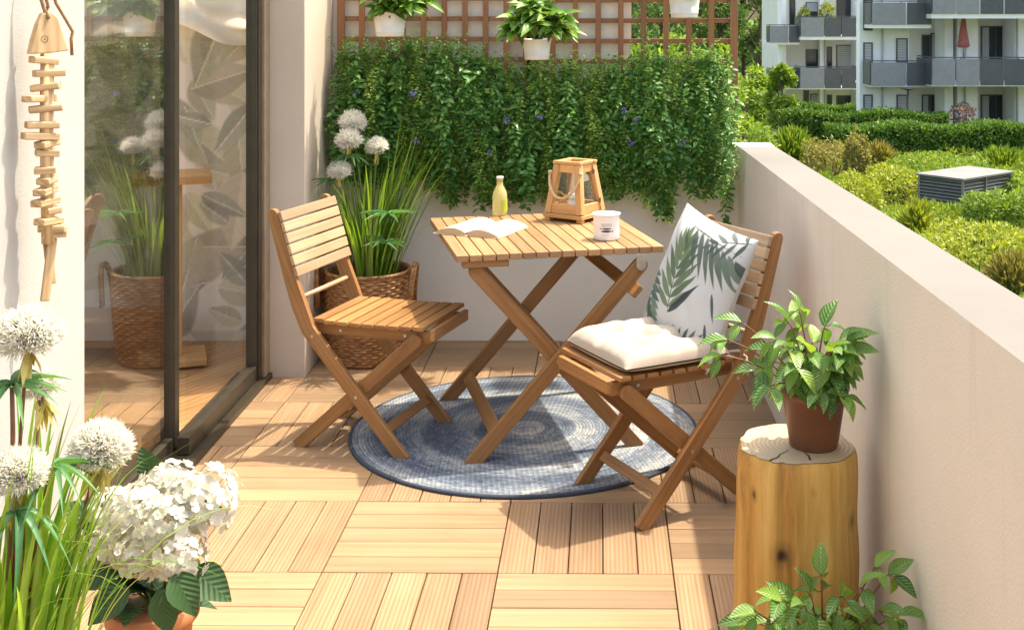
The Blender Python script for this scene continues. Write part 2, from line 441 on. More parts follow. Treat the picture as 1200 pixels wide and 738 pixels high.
M['hedge'] = leafm('hedge', [(0, (.04, .10, .018)), (.5, (.09, .19, .03)), (1, (.17, .28, .05))], .25, .6)
M['tree'] = leafm('tree', [(0, (.07, .13, .05)), (.5, (.125, .22, .07)), (1, (.22, .33, .10))], .35, .6)
M['tree_y'] = leafm('tree_y', [(0, (.11, .20, .025)), (.5, (.20, .31, .04)), (1, (.32, .42, .07))], .35, .6)
M['bark'] = plain('bark', (.10, .07, .045), .9, 0, .3, 6)
M['facade'] = plain('facade', (.86, .86, .86), .85, 0, .03, 1.2)
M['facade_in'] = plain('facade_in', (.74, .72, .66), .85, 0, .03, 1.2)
M['soffit'] = plain('soffit', (.75, .75, .75), .8, 0, .03, 2)
M['rail_panel'] = plain('rail_panel', (.23, .235, .255), .5, 0, .06, 4)
M['rail_dark'] = plain('rail_dark', (.075, .078, .092), .4, 0, .08, 4)
M['win_frame'] = plain('win_frame', (.06, .06, .065), .4)
M['win_dark'] = plain('win_dark', (.03, .035, .04), .08)
M['shutter'] = plain('shutter', (.42, .43, .45), .6, 0, .05, 3)
M['parasol'] = plain('parasol', (.50, .16, .15), .8, 0, .15, 8)
M['roof_tar'] = plain('roof_tar', (.04, .04, .045), .7)
M['shed'] = plain('shed', (.20, .21, .25), .8)
M['vent_metal'] = plain('vent_metal', (.20, .20, .20), .45, .4, .1, 6)
M['vent_top'] = plain('vent_top', (.18, .178, .172), .6, .1, .1, 3)
M['concrete'] = plain('concrete', (.36, .35, .33), .9, 0, .12, 5)
M['skin'] = plain('skin', (.50, .30, .22), .6)
M['cloth_red'] = plain('cloth_red', (.45, .12, .10), .8)

# ================================================================== SETTING
DX = 0.0
# --- terrain below the balcony (garden level, falling away behind the first house)
def terrain(x, y):
    t = min(1, max(0, (y - 54) / 16)); t = t * t * (3 - 2 * t)
    return -4.3 - 1.6 * t
m, nt, b = new_mat('garden_ground')
oc = nd(nt, 'ShaderNodeTexCoord').outputs['Object']
nt.links.new(ramp(nt, noise_n(nt, oc, .35, 6, .6), [(.35, (.045, .075, .016)), (.55, (.085, .115, .025)), (.7, (.14, .13, .045))]), b.inputs['Base Color']); b.inputs['Roughness'].default_value = .95
M['garden'] = m
g = MB()
ys = [-120, -40, -5, 20, 40, 50, 54, 57, 60, 63, 66, 70, 90, 140, 250, 500, 1200]
xs = [-900, -300, -100, -30, 0, 10, 20, 30, 60, 120, 300, 900]
vs = [(x, y, terrain(x, y)) for y in ys for x in xs]; n = len(xs)
g.add(vs, [[j * n + i, j * n + i + 1, (j + 1) * n + i + 1, (j + 1) * n + i] for j in range(len(ys) - 1) for i in range(n - 1)])
o = g.build('ground', M['garden']); tag(o, 'green garden ground spreading below the balcony', 'ground', kind='structure')

# --- balcony deck: click tiles of five slats, laid in a chequer pattern, turned a touch
T = .485; ang = math.radians(-.62); ca, sa = math.cos(ang), math.sin(ang)
O = (-.252, 3.337)
d = MB(); slat = T / 5
for i in range(-4, 4):
    for j in range(-9, 6):
        along_x = ((i + j) % 2 == 1)        # tile at (i=0,j=-1) below O to the right runs along x
        for k in range(5):
            lo, hi = k * slat + .0016, (k + 1) * slat - .0016
            e0, e1 = .0018, T - .0018
            if along_x: cx, cy, lx, ly = (e0 + e1) / 2, (lo + hi) / 2, e1 - e0, hi - lo
            else: cx, cy, lx, ly = (lo + hi) / 2, (e0 + e1) / 2, hi - lo, e1 - e0
            gx, gy = i * T + cx, j * T + cy
            px, py = O[0] + ca * gx - sa * gy, O[1] + sa * gx + ca * gy
            if px > .80 or px < -1.60 or py > 5.85: continue
            dz = R.uniform(-.0006, .0006)
            X = (ca, sa, 0); Y = (-sa, ca, 0)
            if along_x: d.obox((px, py, -.010 + dz), X, Y, (0, 0, 1), (lx, ly, .02), 0)
            else: d.obox((px, py, -.010 + dz), Y, (-ca, -sa, 0), (0, 0, 1), (ly, lx, .02), 1)
d.box(-1.36, .86, -1.6, 5.85, -.30, -.022, mi=2)
o = d.build('floor', [M['deck_smooth'], M['deck_ridged'], M['deck_base']], bevel=.0016, seg=1)
tag(o, 'balcony floor of pale wooden slat tiles laid in a chequer pattern', 'floor', kind='structure')

# --- house side: interior floor
d = MB()
ang2 = math.radians(62); ux = (math.cos(ang2), math.sin(ang2), 0); uy = (-math.sin(ang2), math.cos(ang2), 0)
for i in range(-20, 21):
    for j in range(-4, 5):
        c = Vector((-2.6, 3.6, .0)) + Vector(ux) * (j * 1.2 + (i % 3) * .4) + Vector(uy) * (i * .14)
        if not (-4.9 < c.x < -.7 and .6 < c.y < 6.9): continue
        d.obox((c.x, c.y, -.012), ux, uy, (0, 0, 1), (1.198, .1385, .02))
o = d.build('interior_floor', M['parquet']); tag(o, 'smooth wooden plank floor of the room behind the glass door', 'floor', kind='structure')
o.location.z = .003
# planks stop at the door line: trim everything that would reach the deck
bm = bmesh.new(); bm.from_mesh(o.data)
for pco, pno in (((-1.43, 0, 0), (1, 0, 0)), ((0, 5.69, 0), (0, 1, 0))):
    bmesh.ops.bisect_plane(bm, geom=bm.verts[:] + bm.edges[:] + bm.faces[:], plane_co=pco, plane_no=pno, clear_outer=True)
bm.to_mesh(o.data); bm.free()

# --- walls
w = MB(); w.box(-1.425, .2, 5.70, 5.90, -.3, 1.74, 'z'); w.box(.2, .877, 5.70, 5.87, -.3, .913, 'z')
o = w.build('back_wall', M['wall']); tag(o, 'beige rendered end wall behind the trellis, basket and hanging greenery', 'wall')

w = MB()   # parapet: upstand + coping sheet on top, rising slightly towards the viewer
def ptop(y): return .913 + (5.70 - y) * .0165
for (y0, y1) in ((-1.6, 5.697),):
    vs = [(.7075, y0, -.3), (.877, y0, -.3), (.877, y0, ptop(y0)), (.7075, y0, ptop(y0)), (.7075, y1, -.3), (.877, y1, -.3), (.877, y1, ptop(y1)), (.7075, y1, ptop(y1))]
    w.add(vs, [(0, 1, 2, 3), (4, 7, 6, 5), (0, 3, 7, 4), (1, 5, 6, 2)], mi=0)
    w.add(vs, [(3, 2, 6, 7)], mi=1)
par = w.build('parapet_wall', [M['parapet'], M['coping']], bevel=.006)
tag(par, 'long beige parapet with smooth flat top along the garden side', 'parapet')

w = MB(); w.box(-1.62, -1.37, -1.6, 3.29, -.3, 2.6, 'z')
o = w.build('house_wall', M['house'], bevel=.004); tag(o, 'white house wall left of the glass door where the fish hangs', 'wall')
w = MB(); w.box(-1.425, -1.204, 5.13, 5.695, -.3, 2.6, 'z')
o = w.build('wall_pier', M['pier'], bevel=.004); tag(o, 'taupe wall pier between the glass door and the wicker basket', 'pillar')
w = MB(); w.box(-1.62, -1.372, 3.293, 5.127, 2.302, 2.6, 'y')
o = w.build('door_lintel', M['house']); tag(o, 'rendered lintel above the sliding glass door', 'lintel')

# wallpaper wall inside: leaf print as a colour attribute on a fine grid
def leaflet_mask(U, V, x0, y0, dx, dy, w, sharp=.75):
    L = math.hypot(dx, dy); ex, ey = dx / L, dy / L
    t = ((U - x0) * ex + (V - y0) * ey) / L; s = (-(U - x0) * ey + (V - y0) * ex)
    prof = np.where((t > 0) & (t < 1), np.sin(PI * np.clip(t, 0, 1) ** sharp), 0)
    return np.clip((w * prof - np.abs(s)) / (w * .12 + 1e-6), 0, 1) * (prof > 0), t, s
def colour_attr(me, cols):
    a = me.color_attributes.new('print', 'FLOAT_COLOR', 'POINT')
    a.data.foreach_set('color', np.concatenate([cols, np.ones((len(cols), 1))], 1).ravel())
def attr_mat(name, rough=.8, fab=0):
    m, nt, b = new_mat(name)
    at = nd(nt, 'ShaderNodeVertexColor'); at.layer_name = 'print'
    oc = nd(nt, 'ShaderNodeTexCoord').outputs['Object']
    n = noise_n(nt, oc, 260 if fab else 40, 3, .6)
    nt.links.new(mixc(nt, math_n(nt, 'MULTIPLY', n, .18), at.outputs[0], mixc(nt, 1.0, at.outputs[0], (.75, .75, .75), 'MULTIPLY')), b.inputs['Base Color'])
    b.inputs['Roughness'].default_value = rough
    bump(nt, b, n, .2, .002)
    return m
NX, NZ = 380, 210
WX0, WX1, WZ0, WZ1 = -4.2, -1.427, 0.0, 1.50
gx = np.linspace(WX0, WX1, NX + 1); gz = np.linspace(WZ0, WZ1, NZ + 1); GU, GV = np.meshgrid(gx, gz)
base = np.ones(GU.shape + (3,)) * np.array([.84, .70, .56])
rs = np.random.RandomState(5)
pal = [(.42, .38, .26), (.58, .49, .31), (.31, .31, .24), (.64, .54, .34), (.50, .41, .29), (.72, .62, .45)]
for q in range(150):
    x0, z0 = rs.uniform(-2.7, -1.25), rs.uniform(-.1, 1.6); a = rs.uniform(0, 2 * PI); L = rs.uniform(.18, .40)
    mk, t, s = leaflet_mask(GU, GV, x0, z0, math.cos(a) * L, math.sin(a) * L, L * rs.uniform(.19, .30), .72)
    c = np.array(pal[rs.randint(len(pal))]); half = np.where(s > 0, 1.12, .86)[..., None]
    vein = (np.abs(s) < .0035)[..., None]; rib = (np.sin(t * 40 - np.abs(s) * 90) > .9)[..., None]
    cc = np.clip(c * half, 0, 1) * np.where(rib, .9, 1) ; cc = np.where(vein, np.array([.74, .64, .50]), cc)
    op = rs.uniform(.7, 1.0)
    base = base * (1 - mk[..., None] * op) + cc * mk[..., None] * op
wl = MB(); wl.grid(lambda u, v: (WX0 + (WX1 - WX0) * u, 5.694, WZ0 + (WZ1 - WZ0) * v), NX, NZ)
ww = wl.build('wallpapered_wall', attr_mat('wallpaper', .85)); colour_attr(ww.data, base.reshape(-1, 3))
tag(ww, 'interior wall papered with muted beige leaf print', 'wall')
w = MB(); w.box(WX0, WX1 , 5.70, 5.80, -.3, 1.50); w.build('wall_core', M['house'], ww)
# white swagged fabric along the top of that wall
v = MB()
def swag(u, q):
    x = -4.0 + (4.0 - 1.432) * u
    ph = x * 3.2
    sag = .045 * math.cos(ph * 2 * PI / 2.1) + .012 * math.sin(x * 9)
    z0 = 1.445 + sag; z = z0 + (2.3 - z0) * q
    yy = 5.60 - .05 * math.sin(q * 18 + 2.2 * math.cos(ph * 3)) - .035 * math.sin(x * 21 + q * 5) - .03 * math.sin(q * 40 + x * 7)
    return (x, yy, z)
v.grid(swag, 160, 90)
o = v.build('valance', M['valance'], smooth=True); tag(o, 'white gathered fabric swag across the top of the leaf wallpaper', 'curtain')
# low bench and pedestal table in the room
bt = thing('low_bench', (-2.42, 5.47, .013), 'low reddish wooden bench against the leaf wallpaper behind the glass', 'bench')
q = MB(); q.box(-.5, .47, -.14, .14, .13, .165); q.build('seat', M['acacia'], bt, bevel=.003)
q = MB(); q.box(-.5, .47, -.12, -.09, .05, .128); q.build('apron', M['acacia'], bt, bevel=.002)
for sx in (-.44, .41):
    q = MB(); q.box(sx - .03, sx + .03, -.085, .12, 0, .128, 'z'); q.build('leg', M['acacia'], bt, bevel=.002)
pt = thing('pedestal_table', (-1.83, 5.32, .013), 'small honey wood pedestal table seen through the fixed glass pane', 'table', math.radians(20))
q = MB(); q.box(-.16, .16, -.14, .14, .79, .825); q.build('table_top', M['lantern'], pt, bevel=.004)
q = MB(); q.box(-.04, .04, -.03, .03, .03, .79, 'z'); q.build('leg', M['lantern'], pt, bevel=.003)
q = MB(); q.box(-.14, .14, -.12, .12, 0, .03); q.build('base', M['lantern'], pt, bevel=.003)

# --- sliding door
sd = thing('sliding_door', (-1.40, 4.2, 0), 'dark bronze framed sliding glass door into the room', 'door')
sd_o = Vector(sd.location)
def part_at(mb, name, mats, parent, off, **kw):
    mb.v = [tuple(Vector(p) - Vector(off)) for p in mb.v]
    return mb.build(name, mats, parent, **kw)
q = MB(); q.box(-1.418, -1.372, 5.002, 5.127, .0, 2.3, 'z'); q.box(-1.49, -1.34, 3.293, 5.127, -.01, .022, 'y'); q.box(-1.49, -1.372, 3.295, 5.0, 2.24, 2.3, 'y')
q.box(-1.368, -1.352, 5.05, 5.127, .023, 2.3, 'z', mi=1)
q.box(-1.372, -1.3655, 5.012, 5.040, .023, 2.3, 'z', mi=0)
part_at(q, 'door_frame', [M['alu'], M['alu_edge']], sd, sd_o, bevel=.002)
fp = MB(); fp.box(-1.416, -1.373, 4.16, 5.0, .024, .085, 'y'); fp.box(-1.416, -1.373, 4.16, 5.0, 2.17, 2.238, 'y')
fpo = part_at(fp, 'fixed_panel', [M['alu'], M['alu_edge']], sd, sd_o, bevel=.002)
q = MB(); q.box(-1.402, -1.394, 4.20, 5.002, .08, 2.18, 'y'); part_at(q, 'pane', M['glass_r'], fpo, sd_o)
sp = MB(); sp.box(-1.488, -1.436, 4.200, 4.245, .024, 2.238, 'z'); sp.box(-1.48, -1.442, 3.30, 4.199, .024, .07, 'y'); sp.box(-1.48, -1.442, 3.30, 4.199, 2.17, 2.238, 'y')
spo = part_at(sp, 'sliding_panel', [M['alu']], sd, sd_o, bevel=.002)
q = MB(); q.box(-1.464, -1.456, 3.295, 4.201, .066, 2.18, 'y'); part_at(q, 'pane', M['glass_l'], spo, sd_o)

# ================================================================== FURNITURE
def make_chair(origin, fdir, label):
    fd = Vector((fdir[0], fdir[1], 0)).normalized(); rz = math.atan2(fd.y, fd.x)
    t = thing('folding_chair', origin, label, 'chair', rz, 'folding wooden bistro chairs')
    U, Wd, Z = Vector((1, 0, 0)), Vector((0, 1, 0)), Vector((0, 0, 1))
    for s in (-1, 1):
        y = s * .188
        q = MB(); q.ribbon([(.215, .0), (.08, .152), (-.155, .425), (-.190, .505), (-.225, .60), (-.295, .825)], [.044, .048, .05, .056, .048, .040], .022, (0, y, 0), U, Z, Wd, round1=True)
        lg = q.build('leg', M['acacia'], t, bevel=.003)
        for (bu, bz) in ((.035, .205), (-.135, .405)):
            bl = MB(); bl.tube([(bu, y + s * .010, bz), (bu, y + s * .0135, bz)], .006, 10); bl.build('bolt', M['steel'], lg)
        y2 = s * .162
        q = MB(); q.ribbon([(-.215, .0), (-.05, .145), (.245, .408)], .046, .022, (0, y2, 0), U, Z, Wd, round1=True)
        q.build('leg', M['acacia'], t, bevel=.003)
    for s in (-1, 1):
        sf = MB(); sf.ribbon([(-.15, .423), (.285, .418)], .040, .022, (0, s * .1385, 0), U, Z, Wd, round1=True); sf.build('seat_rail', M['acacia'], t, bevel=.003)
    se = MB()
    for k in range(9):
        u = -.125 + k * .0485
        zz = .4515 + .004 * ((k - 4) / 4) ** 2
        se.obox((u, 0, zz), Wd, -U, Z, (.372 if k > 0 else .35, .041, .015))
    # front slat turned down over the rails
    se.obox((.303, 0, .428), Wd, -U, Z, (.31, .018, .040))
    so = se.build('seat', M['acacia'], t, bevel=.003)
    for s in (-1, 1):
        for u in (-.05, .20):
            sc = MB(); sc.tube([(u, s * .1495, .42), (u, s * .1525, .42)], .0055, 10); sc.build('screw', M['steel'], so)
    ba = MB(); d1 = (Vector((-.295, 0, .825)) - Vector((-.225, 0, .60))).normalized(); n1 = Vector((d1.z, 0, -d1.x))
    for k in range(6):
        c = Vector((-.225, 0, .60)) + d1 * (.018 + k * .0405) + n1 * .030
        ba.obox(c, Wd, d1, n1, (.40, .0345, .014))
    ba.build('backrest', M['acacia_sunlit'], t, bevel=.003)
    q = MB(); q.tube([(-.198, -.178, .53), (-.198, .178, .53)], .0085, 12); q.build('crossbar', M['acacia_sunlit'], t, smooth=True)
    q = MB(); q.obox((.135, 0, .09), Wd, Vector((-.66, 0, .75)), Vector((.75, 0, .66)), (.353, .034, .018)); q.build('stretcher', M['acacia'], t, bevel=.003)
    q = MB(); q.obox((-.150, 0, .057), Wd, Vector((.75, 0, .66)), Vector((-.66, 0, .75)), (.300, .034, .018)); q.build('stretcher', M['acacia'], t, bevel=.003)
    return t
# left chair: feet seen at (345,522) (470,540) (525,498) (405,488)
make_chair((-.788, 4.415, .0), (.958, -.285), 'folding slatted chair with a bare seat and sunlit back, beside the wicker basket')
make_chair((.250, 3.885, .0), (-.875, -.484), 'folding slatted chair carrying the tufted seat pad, beside the parapet')

# --- table
tb_u = Vector((.970, .242, 0)); tb_rz = math.atan2(.242, .970)
tb_o = Vector((-.186, 4.568, 0))
tb = thing('folding_table', tb_o, 'folding wooden slat table on crossed legs, standing on the round rug', 'table', tb_rz)
X, Y, Z = Vector((1, 0, 0)), Vector((0, 1, 0)), Vector((0, 0, 1))
TW, TD = .74, .78
q = MB(); pw = TW / 16
for k in range(16):
    u = -TW / 2 + (k + .5) * pw
    q.obox((u, 0, .7085), Y, -X, Z, (TD, pw - .004, .023))
q.build('table_top', M['acacia_mid'], tb, bevel=.0025)
for (a0, a1, v0) in ((-.345, .345, -.22), (-.345, .345, .25), (-.345, -.185, -.362)):
    q = MB(); q.box(a0, a1, v0 - .02, v0 + .02, .674, .6965); q.build('under_rail', M['acacia'], tb, bevel=.003)
for s in (-1, 1):     # leg pair rising to the left (inner)
    q = MB(); q.ribbon([(.285, 0), (-.295, .655)], .052, .024, (0, s * .318 - .03, 0), X, Z, Y, round1=True); lg = q.build('leg', M['acacia'], tb, bevel=.003)
    q = MB(); q.ribbon([(-.318, 0), (.285, .655)], .052, .024, (0, s * .345 - .03, 0), X, Z, Y, round1=True); lg2 = q.build('leg', M['acacia'], tb, bevel=.003)
    bl = MB()
    if s < 0:
        bl.tube([(-.012, -.387, .335), (-.012, -.391, .335)], .008, 10)
        bl.build('bolt', M['steel'], lg2)
        br = MB(); br.ribbon([(.285, .655), (.285, .693)], .036, .004, (0, -.391, 0), X, Z, Y, round0=True); br.build('bracket', M['steel'], lg2, bevel=.001)
def legB(z): return -.318 + .603 * z / .655
def legA(z): return .285 - .58 * z / .655
for z, fx, y0, y1 in ((.10, legB(.10) + .0, -.36, .30), (.575, legB(.575) + .045, -.44, .33)):
    q = MB(); dd = Vector((.603, 0, .655)).normalized(); nn = Vector((-dd.z, 0, dd.x))
    q.obox((fx, (y0 + y1) / 2 - .0, z), Y, dd, nn, (y1 - y0, .046, .020)); q.build('stretcher', M['acacia'], tb, bevel=.003)

# --- rug
rug = thing('round_rug', (-.237, 4.478, .0), 'round braided rug in blue and white rings under the table', 'rug')
m, nt, b = new_mat('braid')
oc = nd(nt, 'ShaderNodeTexCoord').outputs['Object']
sep = nd(nt, 'ShaderNodeSeparateXYZ'); nt.links.new(oc, sep.inputs[0])
rad = math_n(nt, 'SQRT', math_n(nt, 'ADD', math_n(nt, 'MULTIPLY', sep.outputs[0], sep.outputs[0]), math_n(nt, 'MULTIPLY', sep.outputs[1], sep.outputs[1])))
th = math_n(nt, 'ARCTAN2', sep.outputs[1], sep.outputs[0])
spi = math_n(nt, 'ADD', math_n(nt, 'DIVIDE', rad, .0125), math_n(nt, 'DIVIDE', th, 2 * PI))
ringi = math_n(nt, 'FLOOR', spi); fr = math_n(nt, 'SUBTRACT', spi, ringi)
arc = math_n(nt, 'MULTIPLY', th, rad)
cmb = nd(nt, 'ShaderNodeCombineXYZ'); nt.links.new(ringi, cmb.inputs[0]); nt.links.new(math_n(nt, 'MULTIPLY', arc, 3.2), cmb.inputs[1])
cmr = nd(nt, 'ShaderNodeCombineXYZ'); nt.links.new(ringi, cmr.inputs[0])
tone = math_n(nt, 'ADD', math_n(nt, 'MULTIPLY', noise_n(nt, mapping(nt, cmr.outputs[0], (.37, 1, 1)), 1.0, 3, .7), .50), math_n(nt, 'MULTIPLY', noise_n(nt, oc, 3.2, 2, .5), .50))
cmb2 = nd(nt, 'ShaderNodeCombineXYZ'); nt.links.new(ringi, cmb2.inputs[0]); nt.links.new(math_n(nt, 'FLOOR', math_n(nt, 'ADD', math_n(nt, 'DIVIDE', arc, .020), math_n(nt, 'MULTIPLY', fr, 1.0))), cmb2.inputs[1])
wn = nd(nt, 'ShaderNodeTexWhiteNoise', noise_dimensions='2D'); nt.links.new(cmb2.outputs[0], wn.inputs['Vector'])
f = math_n(nt, 'ADD', math_n(nt, 'MULTIPLY', tone, .95), math_n(nt, 'MULTIPLY', math_n(nt, 'SUBTRACT', wn.outputs[0], .5), .13))
f = math_n(nt, 'ADD', math_n(nt, 'ADD', f, -.005), math_n(nt, 'MULTIPLY', math_n(nt, 'SINE', math_n(nt, 'MULTIPLY', rad, 34.0)), .08))
c = ramp(nt, f, [(.27, (.06, .078, .11)), (.40, (.14, .172, .225)), (.50, (.25, .28, .325)), (.60, (.44, .45, .44)), (.72, (.64, .62, .55))])
saw = math_n(nt, 'SINE', math_n(nt, 'ADD', math_n(nt, 'MULTIPLY', arc, 2 * PI / .018), math_n(nt, 'MULTIPLY', math_n(nt, 'ABSOLUTE', math_n(nt, 'SUBTRACT', fr, .5)), 7.0)))
c = mixc(nt, math_n(nt, 'MULTIPLY', ramp(nt, saw, [(.35, (1, 1, 1)), (.75, (0, 0, 0))]), .62), c, mixc(nt, 1.0, c, (.38, .42, .50), 'MULTIPLY'))
nt.links.new(c, b.inputs['Base Color']); b.inputs['Roughness'].default_value = .95
hh = math_n(nt, 'ADD', math_n(nt, 'SINE', math_n(nt, 'MULTIPLY', fr, PI)), math_n(nt, 'MULTIPLY', saw, .35))
bump(nt, b, hh, .8, .005)
q = MB(); q.lathe([(.0005, .010), (.2, .0102), (.45, .0105), (.6275, .010)], seg=96)
q.build('braided_field', m, rug, smooth=True)
q = MB(); q.lathe([(.6275, .0095), (.630, .0125), (.634, .013), (.640, .009), (.640, .0005), (.62, .0005)], seg=96); q.build('edge_trim', plain('navy', (.045, .058, .085), .9, 0, .2, 120), rug, smooth=True)

# --- seat pad (tufted) on the right chair
cf = Vector((-.875, -.484, 0)).normalized(); crz = math.atan2(cf.y, cf.x)
cl = Vector((-cf.y, cf.x, 0))
pad = thing('seat_pad', Vector((.250, 3.885, 0)) + cf * .075 + Vector((0, 0, .4625)), 'cream tufted seat pad lying on the chair beside the parapet', 'cushion', crz)
def padz(u, v):
    a, bb = 2 * u - 1, 2 * v - 1
    e = max(0, (1 - abs(a) ** 5) * (1 - abs(bb) ** 5)) ** .5
    dimple = 0
    for (tx, ty) in ((-.42, -.42), (.42, -.42), (-.42, .42), (.42, .42), (0, 0)):
        dd = math.hypot(a - tx, bb - ty); dimple += .042 * math.exp(-(dd / .20) ** 2)
    crease = .013 * (math.exp(-(a / .10) ** 2) * .6 + math.exp(-(bb / .10) ** 2) * .6)
    wr = .006 * noise.noise(Vector((a * 3.2, bb * 3.2, 2))) + .003 * noise.noise(Vector((a * 8, bb * 8, 5)))
    return e, max(.004, 0.064 * e - dimple * e - crease * e + wr * e)
q = MB(); S = .39
def pin(u, v):
    a, bb = 2 * u - 1, 2 * v - 1
    k = 1 - .035 * (a * a) * (bb * bb) - .02 * ((1 - abs(bb)) * (abs(a) > .97)) - .02 * ((1 - abs(a)) * (abs(bb) > .97))
    return a * S / 2 * k, bb * S / 2 * k
def ptopf(u, v): x, y = pin(u, v); e, z = padz(u, v); return (x, y, .018 + z)
def pbotf(u, v): x, y = pin(u, v); e, z = padz(u, v); return (x, y, .018 - .018 * e)
q.grid(ptopf, 64, 64); q.grid(pbotf, 64, 64, flip=True)
cm = plain('cream_cotton', (.46, .385, .315), .9, 0, .06, 220)
q.build('pad', cm, pad, smooth=True)
for (tx, ty) in ((-.42, -.42), (.42, -.42), (-.42, .42), (.42, .42), (0, 0)):
    q = MB(); e, z = padz((tx + 1) / 2, (ty + 1) / 2); q.lathe([(.0005, .004), (.005, .003), (.007, 0)], (tx * S / 2, ty * S / 2, .0185 + z), 10); q.build('button', cm, pad, smooth=True)
for s in (-1, 1):
    q = MB(); pts = [(-S / 2 + .01, s * .17, .02), (-S / 2 - .03, s * .185, .022), (-S / 2 - .045, s * .205, .005), (-S / 2 - .03, s * .225, -.02), (-S / 2 - .04, s * .222, -.05)]
    q.tube(pts, .004, 6); q.build('tie', cm, pad, smooth=True)

# --- printed scatter pillow leaning on the backrest
PN = 220
U1 = np.linspace(0, 1, PN + 1); GU, GV = np.meshgrid(U1, U1)
col = np.ones(GU.shape + (3,)) * np.array([.53, .535, .53])
def stamp(mask, c, op=1.0):
    global col
    col = col * (1 - mask[..., None] * op) + np.array(c) * mask[..., None] * op
def frond(bx, by, dx, dy, n, ll, ww, c1, c2, bend=0.0, s0=.08, sides=(-1, 1)):
    L = math.hypot(dx, dy); base_a = math.atan2(dy, dx)
    for i in range(n):
        t = s0 + (1 - s0) * i / (n - 1)
        a = base_a + bend * t
        px, py = bx + dx * t - dy * bend * t * t * .3, by + dy * t + dx * bend * t * t * .3
        for s in sides:
            la = a + s * (1.05 - .75 * t) if i < n - 1 else a
            l = ll * (.75 + .5 * math.sin(PI * min(1, t * .9 + .1))) * (1 - .25 * t)
            mk, tt, ss = leaflet_mask(GU, GV, px, py, math.cos(la) * l, math.sin(la) * l, ww, .7)
            k = R.random(); c = [a1 * (1 - k) + b1 * k for a1, b1 in zip(c1, c2)]
            stamp(mk, c, .92)
    mk, tt, ss = leaflet_mask(GU, GV, bx, by, dx, dy, .006, .5); stamp(mk, c1, .9)
frond(.46, .22, -.12, .52, 8, .31, .033, (.045, .085, .035), (.14, .21, .09), -.15)
frond(.36, .90, .66, -.06, 9, .36, .032, (.04, .065, .05), (.12, .18, .13), -.3, sides=(-1,))
frond(.98, .96, -.34, -.10, 5, .18, .018, (.03, .045, .04), (.09, .12, .11), .3)
frond(-.02, .46, .24, -.38, 8, .20, .027, (.035, .075, .05), (.13, .20, .14), .3)
frond(.60, .05, .38, .10, 6, .14, .020, (.03, .05, .045), (.09, .13, .11), .2)
for (x0, y0, dx, dy, ww, c) in ((.46, .22, .26, .32, .034, (.025, .035, .04)), (.30, .88, .12, -.22, .014, (.07, .10, .08)), (.86, .52, .10, -.2, .015, (.05, .07, .06)), (.9, .3, .06, -.17, .013, (.04, .05, .06)), (.55, .16, .13, -.08, .013, (.03, .045, .05))):
    mk, tt, ss = leaflet_mask(GU, GV, x0, y0, dx, dy, ww, .7); stamp(mk, c, .95)
def pill(u, v, sgn):
    a, bb = 2 * u - 1, 2 * v - 1
    e = max(0, (1 - abs(a) ** 3.2) * (1 - abs(bb) ** 3.2)) ** .55
    k1 = 1 - .07 * (1 - bb * bb) * abs(a) ** 2; k2 = 1 - .07 * (1 - a * a) * abs(bb) ** 2
    z = sgn * .062 * e + .007 * e * noise.noise(Vector((a * 2.4, bb * 2.4, 7 + sgn))) + .0045 * e * noise.noise(Vector((a * 6 + bb * 2, bb * 3, 3)))
    return (a * .218 * k1, bb * .218 * k2, z)
q = MB(); q.grid(lambda u, v: pill(u, v, 1), PN, PN)
nfront = len(q.v)
q.grid(lambda u, v: pill(u, v, -1), 60, 60, flip=True)
pil = q.build('scatter_pillow', attr_mat('pillow_print', .85, 1), smooth=True)
cc = np.concatenate([col.reshape(-1, 3), np.tile(np.array([[.53, .535, .53]]), (61 * 61, 1))], 0)
colour_attr(pil.data, cc)
# orientation: face direction cf tilted back, width along -cl (seen left to right)
tilt = math.radians(20)
nrm = (cf * math.cos(tilt) + Vector((0, 0, 1)) * math.sin(tilt)).normalized()
rightv = -cl   # image right when looking at the face... checked: near side is to the right
rightv = cl * (1 if cl.y < 0 else -1)
upv = nrm.cross(rightv).normalized()
if upv.z < 0: upv = -upv
rl = math.radians(8)
r2 = rightv * math.cos(rl) + upv * math.sin(rl) * -1; u2 = upv * math.cos(rl) + rightv * math.sin(rl)
mm = Matrix((r2, u2, r2.cross(u2))).transposed().to_4x4()
mm.translation = Vector((.250, 3.885, 0)) + cf * -.118 + Vector((0, 0, .662))
pil.matrix_world = mm
tag(pil, 'white scatter pillow printed with green palm fronds, propped on the chair back', 'pillow')

# ================================================================== THINGS ON THE TABLE
TZ = .7205
# book
bk_d = Vector((.385, .923, 0)).normalized()
bk = thing('open_book', (-.405, 4.575, TZ), 'open book with white pages lying on the table', 'book', math.atan2(bk_d.y, bk_d.x) - PI / 2)
q = MB(); q.box(-.138, .138, -.128, .128, 0, .003); q.build('cover', M['page_edge'], bk, bevel=.001)
for s in (-1, 1):
    q = MB()
    def pg(u, v, s=s):
        x = .004 + .128 * u; z = .005 + .026 * math.sin(PI * min(1, u * .92 + .06)) ** .8 * (1 - .35 * u)
        return (s * x, -.123 + .246 * v, z)
    q.grid(pg, 18, 6, flip=(s < 0))
    # page edge sides
    n = 18
    for yy in (-.123, .123):
        ptsu = [pg(i / n, 0 if yy < 0 else 1) for i in range(n + 1)]
        vs = [Vector(p) for p in ptsu] + [Vector((p[0], p[1], .0032)) for p in ptsu]
        q.add(vs, [[i, i + 1, n + 2 + i, n + 1 + i] for i in range(n)], mi=1)
    a, c = Vector(pg(1, 0)), Vector(pg(1, 1)); q.add([a, c, Vector((c.x, c.y, .0032)), Vector((a.x, a.y, .0032))], [[0, 1, 2, 3]], mi=1)
    q.build('page_block', [M['paper'], M['page_edge']], bk, smooth=False)
